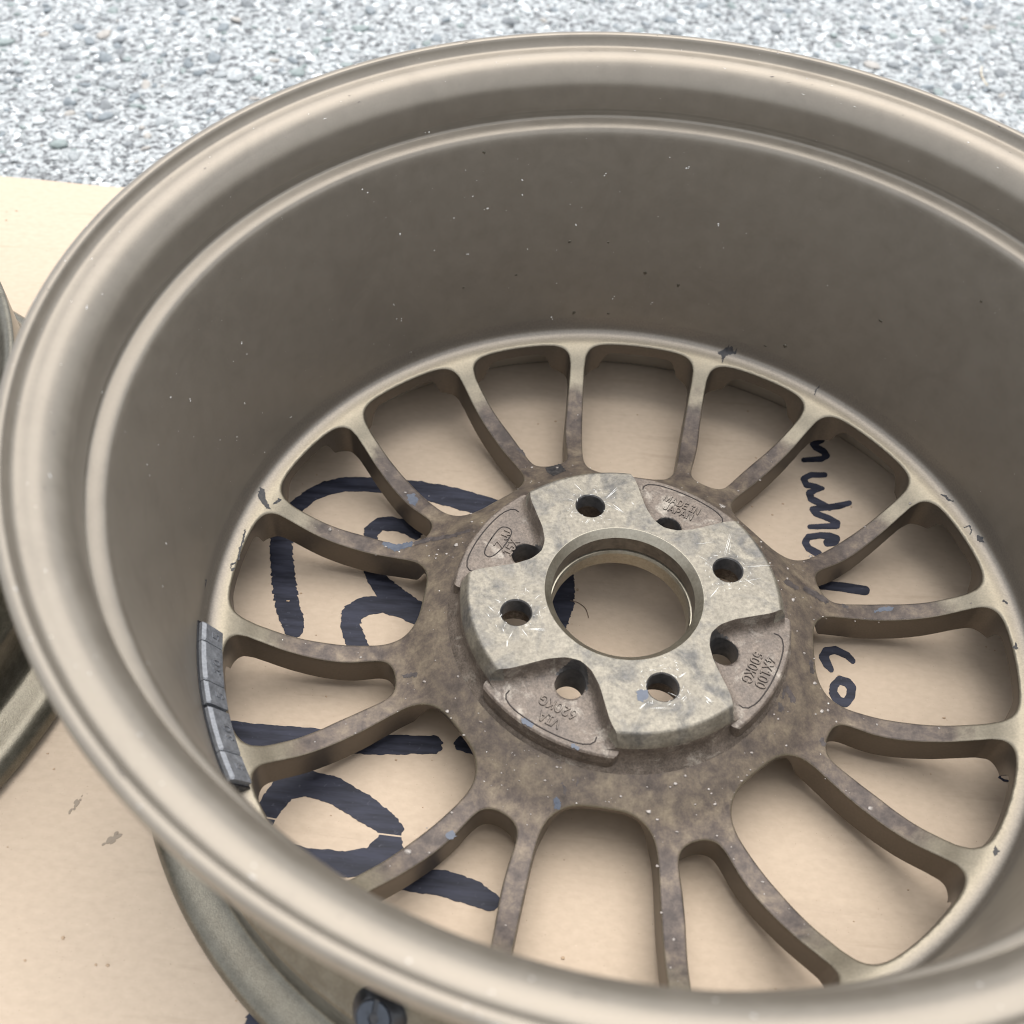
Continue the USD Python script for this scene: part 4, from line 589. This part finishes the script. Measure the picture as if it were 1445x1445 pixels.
for _ in range(170):
    r_ = rng.choice([rng.uniform(216.9, 220.6), rng.uniform(202, 214)]); t = rng.uniform(0, 2 * PI); L = rng.uniform(.6, 3.5) * (1.6 if r_ > 216 else .7); w = rng.uniform(.05, .16); sl = rng.normal(0, .35)
    z = float(np.interp(r_, prof[19:31, 0], prof[19:31, 1])) + .10
    er, et = np.array([math.cos(t), math.sin(t)]), np.array([-math.sin(t), math.cos(t)]); d = et * math.cos(sl) + er * math.sin(sl); nn = np.array([-d[1], d[0]]); o = er * r_
    if abs(math.sin(sl)) * L > .6: L = .8
    pts = np.array([o - d * L / 2, o + nn * w, o + d * L / 2, o - nn * w]); zz = np.interp(np.hypot(*pts.T), prof[19:31, 0], prof[19:31, 1]) + .06
    nk.append(trimesh.Trimesh(np.c_[pts, zz] * .001, [[0, 2, 1], [0, 3, 2]], process=False))
obj(WP, 'lip_nicks', trimesh.util.concatenate(nk[:85]), M['scratch'], smooth=False, kind='stuff')
obj(WP, 'lip_scuffs', trimesh.util.concatenate(nk[85:]), M['smudge'], smooth=False, kind='stuff')
obj(WP, 'grit', trimesh.util.concatenate(ms), M['grit'], smooth=True, kind='stuff')
ms = []
for th, z in D['pits']: on_wall(th, z, rng.uniform(.5, .9), ms, 1.3)
obj(WP, 'paint_nibs', trimesh.util.concatenate(ms), M['bronze_rough'], smooth=True, kind='stuff')

for q in D['wallmark']:
    q = np.array(q); P = Polygon(np.c_[q[:, 0] * 3.24, q[:, 1]]).buffer(.3).segmentize(.3)
    b0 = np.array(P.exterior.coords)[:-1]; kk = len(b0)
    b0 = b0 + (np.stack([meshkit.fbm(np.c_[b0 * 1.3, np.zeros(kk)], 3, 1), meshkit.fbm(np.c_[b0 * 1.3, np.ones(kk)], 3, 2)], 1) - .5) * 2.6
    P = Polygon(b0).buffer(0); P = P if P.geom_type == 'Polygon' else max(P.geoms, key=lambda g_: g_.area)
    vv, ff = trimesh.creation.triangulate_polygon(P.segmentize(.4), engine='earcut')
    r_ = np.interp(vv[:, 1], prof[3:20, 1], prof[3:20, 0]) - .12; t_ = np.radians(vv[:, 0] / 3.24)
    obj(WP, 'black_mark', trimesh.Trimesh(np.c_[r_ * np.cos(t_), r_ * np.sin(t_), vv[:, 1]] * .001, ff, process=False), M['black_mark'], smooth=True)
# stick-on balance weights on the barrel wall
WA, WB = np.array([185.75, 56.5]), np.array([178.9, 44.9])
WL = np.linalg.norm(WB - WA); WU = (WB - WA) / WL; WN = np.array([-1.0, 1.0]) * WU[::-1] * [1, -1]
WN = np.array([WU[1], -WU[0]]); WN = WN if WN[0] < 0 else -WN
def wall_point(t, s, d):
    q = WA + WU * s + WN * d; a = math.radians(t); return (q[0] * math.cos(a), q[0] * math.sin(a), q[1])
def wall_box(t0, t1, s0, s1, d0, d1, bev=.9, n=10):
    """A block bedded in the corner of barrel wall and ledge, along the angle t (degrees), with bevelled edges."""
    sec_ = [(s0, d0), (s0, d1 - bev * 2), (s0 + bev * 2.4, d1), (s1 - bev, d1), (s1, d1 - bev), (s1, d0)]
    V = []; ts = np.r_[t0, np.linspace(t0 + .3, t1 - .3, n), t1]
    for q, t in enumerate(ts):
        end = q in (0, len(ts) - 1)
        for s_, d in sec_: V.append(wall_point(t, s_, min(d, d1 - bev) if end else d))
    k = len(sec_); F = []
    for q in range(len(ts) - 1):
        for w in range(k):
            a, b, c_, d_ = q * k + w, q * k + (w + 1) % k, (q + 1) * k + (w + 1) % k, (q + 1) * k + w; F += [(a, d_, c_), (a, c_, b)]
    for w in range(1, k - 1): F += [(0, w, w + 1), ((len(ts) - 1) * k, (len(ts) - 1) * k + w + 1, (len(ts) - 1) * k + w)]
    m = trimesh.Trimesh(np.array(V) * .001, F, process=False)
    trimesh.repair.fix_normals(m); return m
def wall_text(text, t, s_, h, d):
    tm = meshkit.text_mesh(text, h, .45, True); v = tm.vertices.copy(); v[:, 0] -= v[:, 0].mean(); v[:, 1] -= h / 2
    out = [wall_point(t - math.degrees(x / 180.0), s_ - y, d + z) for x, y, z in v]
    m = trimesh.Trimesh(np.array(out) * .001, tm.faces, process=False); trimesh.repair.fix_normals(m); return m
for t0, segs in ((-170.2, ((0, 2.9, '5'), (2.9, 9.0, '10'), (9.0, 12.5, '5'))), (-157.3, ((0, 6.6, '10'), (6.6, 10.9, '5')))):
    obj(WP, 'adhesive_tape', wall_box(t0 - .25, t0 + segs[-1][1] + .2, -.9, WL + .3, -1.5, .9, .1), M['rubber'], smooth=25)
    root = None
    for a, b, tx in segs:
        w = obj(WP if root is None else root, 'balance_weight' if root is None else 'weight_segment', wall_box(t0 + a + .05, t0 + b - .07, 0, WL * .92, .7, 3.6, bev=.6), M['lead'], smooth=20)
        if root is None: root = str(w.GetPath())
        obj(root, 'weight_mark', wall_text(tx, t0 + (a + b) / 2, WL * .56, 4.2, 3.6), M['lead_worn'], smooth=False)
# rubber valve in the well
a = math.radians(-115.6)
vdir = np.array([math.cos(a) * .62, math.sin(a) * .62, .78]); vdir /= np.linalg.norm(vdir)
vb = np.array([.1955 * math.cos(a), .1955 * math.sin(a), .0475])
vx = np.cross([0, 0, 1.0], vdir); vx /= np.linalg.norm(vx); vy = np.cross(vdir, vx)
def place(m, spin=0):
    c_, s_ = math.cos(spin), math.sin(spin); X, Y = c_ * vx + s_ * vy, -s_ * vx + c_ * vy
    m.vertices = vb + m.vertices[:, :1] * X + m.vertices[:, 1:2] * Y + m.vertices[:, 2:] * vdir; return m
body = lathe(np.array(rounded([(.0001, -4), (7, -4), (10.6, -1), (10.8, 3.5), (8.8, 7.2), (7.2, 9.6), (6.6, 10.2), (6.0, 9.8), (.0001, 9.8)], {2: 2, 3: 2.5, 4: 2, 5: .8}, n=4)) * .001, 64, closed=False)
valve = str(obj(WP, 'valve', place(body), M['rubber'], smooth=40).GetPath())
disc2 = Point(0, 0).buffer(5.9, 32).difference(Point(0, 0).buffer(1.9, 24)).difference(shapely.box(-1.0, -7, 1.0, 7))
obj(valve, 'valve_seat', place(extrude(shapely.affinity.scale(disc2, .001, .001, origin=(0, 0)), .0098, .0006), .25), M['valve_face'], smooth=20)
obj(valve, 'valve_bore', place(extrude(shapely.affinity.scale(Point(0, 0).buffer(1.65, 24), .001, .001, origin=(0, 0)), .00975, .0002), .25), M['black_mark'], smooth=20)

# ------------------------------------------------------------------ second wheel at the left edge
W2 = np.array([-.478, .0066, 0.0])
wheel2 = thing('alloy_wheel', tuple(W2)); tag(wheel2, 'bronze alloy wheel mostly out of frame beside the left edge of the big wheel', 'wheel')
W2P = str(wheel2.GetPath())
s2 = [(191, 46), (192, 60), (194, 85), (195.5, 98), (199, 103), (201.5, 106.0), (204, 107.6), (206.2, 107.2), (206.6, 105), (206.6, 60), (208.4, 50), (213.5, 44), (214.3, 40), (213.8, 18), (215.6, 15), (222, 13.6), (229, 12.6), (232.6, 10), (234.2, 6), (233.6, 2.2), (230, .05), (223, .05), (218, 3), (205, 16), (195, 34), (191.5, 40)]
bar2 = lathe(chaikin(densify(s2, 9), 2) * .001, 360)
obj(wheel2, 'barrel', bar2, M['bronze_rough'], smooth=40)
def scaled(vfn, s): return (vfn[0] * [s, s, 1], vfn[1], vfn[2])
sc2 = .1918 / .1788
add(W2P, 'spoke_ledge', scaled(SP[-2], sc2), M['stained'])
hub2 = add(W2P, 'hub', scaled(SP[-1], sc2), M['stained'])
add(hub2, 'boss', scaled(BT[0], sc2), M['pocket']); add(hub2, 'mounting_face', scaled(BT[1], sc2), M['raw']); add(hub2, 'centre_bore', scaled(BT[2], sc2), M['machined']); add(hub2, 'bore_wall', scaled(BT[20], sc2), M['bore_dirty']); 
for k in range(8): add(hub2, 'bolt_hole', scaled(BT[3 + k], sc2), M['hole'])
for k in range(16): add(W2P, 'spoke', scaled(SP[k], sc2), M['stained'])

# ------------------------------------------------------------------ loose things
h = np.array([[-19.8, 31.7], [-16.5, 31.2], [-14.2, 29.9], [-12.2, 28.0], [-11.0, 25.2], [-10.4, 22.2]])
hh = np.c_[PchipInterpolator(np.arange(6), h)(np.linspace(0, 5, 40)), np.full(40, .45)] * .001
q = obj('/World', 'hair', tube(hh, .00016), M['hair'], smooth=True); tag(q, 'thin brown hair lying on the cardboard inside the wheel hub hole', 'hair')
s = np.array([[323.9, 617.0, -3.0], [320.5, 608, -1.6], [319.2, 598, -2.2], [321.0, 584.8, -2.6]])
ss_ = PchipInterpolator(np.arange(4), s)(np.linspace(0, 3, 30)) * .001
q = obj('/World', 'straw_fibre', tube(ss_, .00045), M['straw'], smooth=True); tag(q, 'pale curved straw fibre on the pebbly concrete behind the wheel', 'straw')
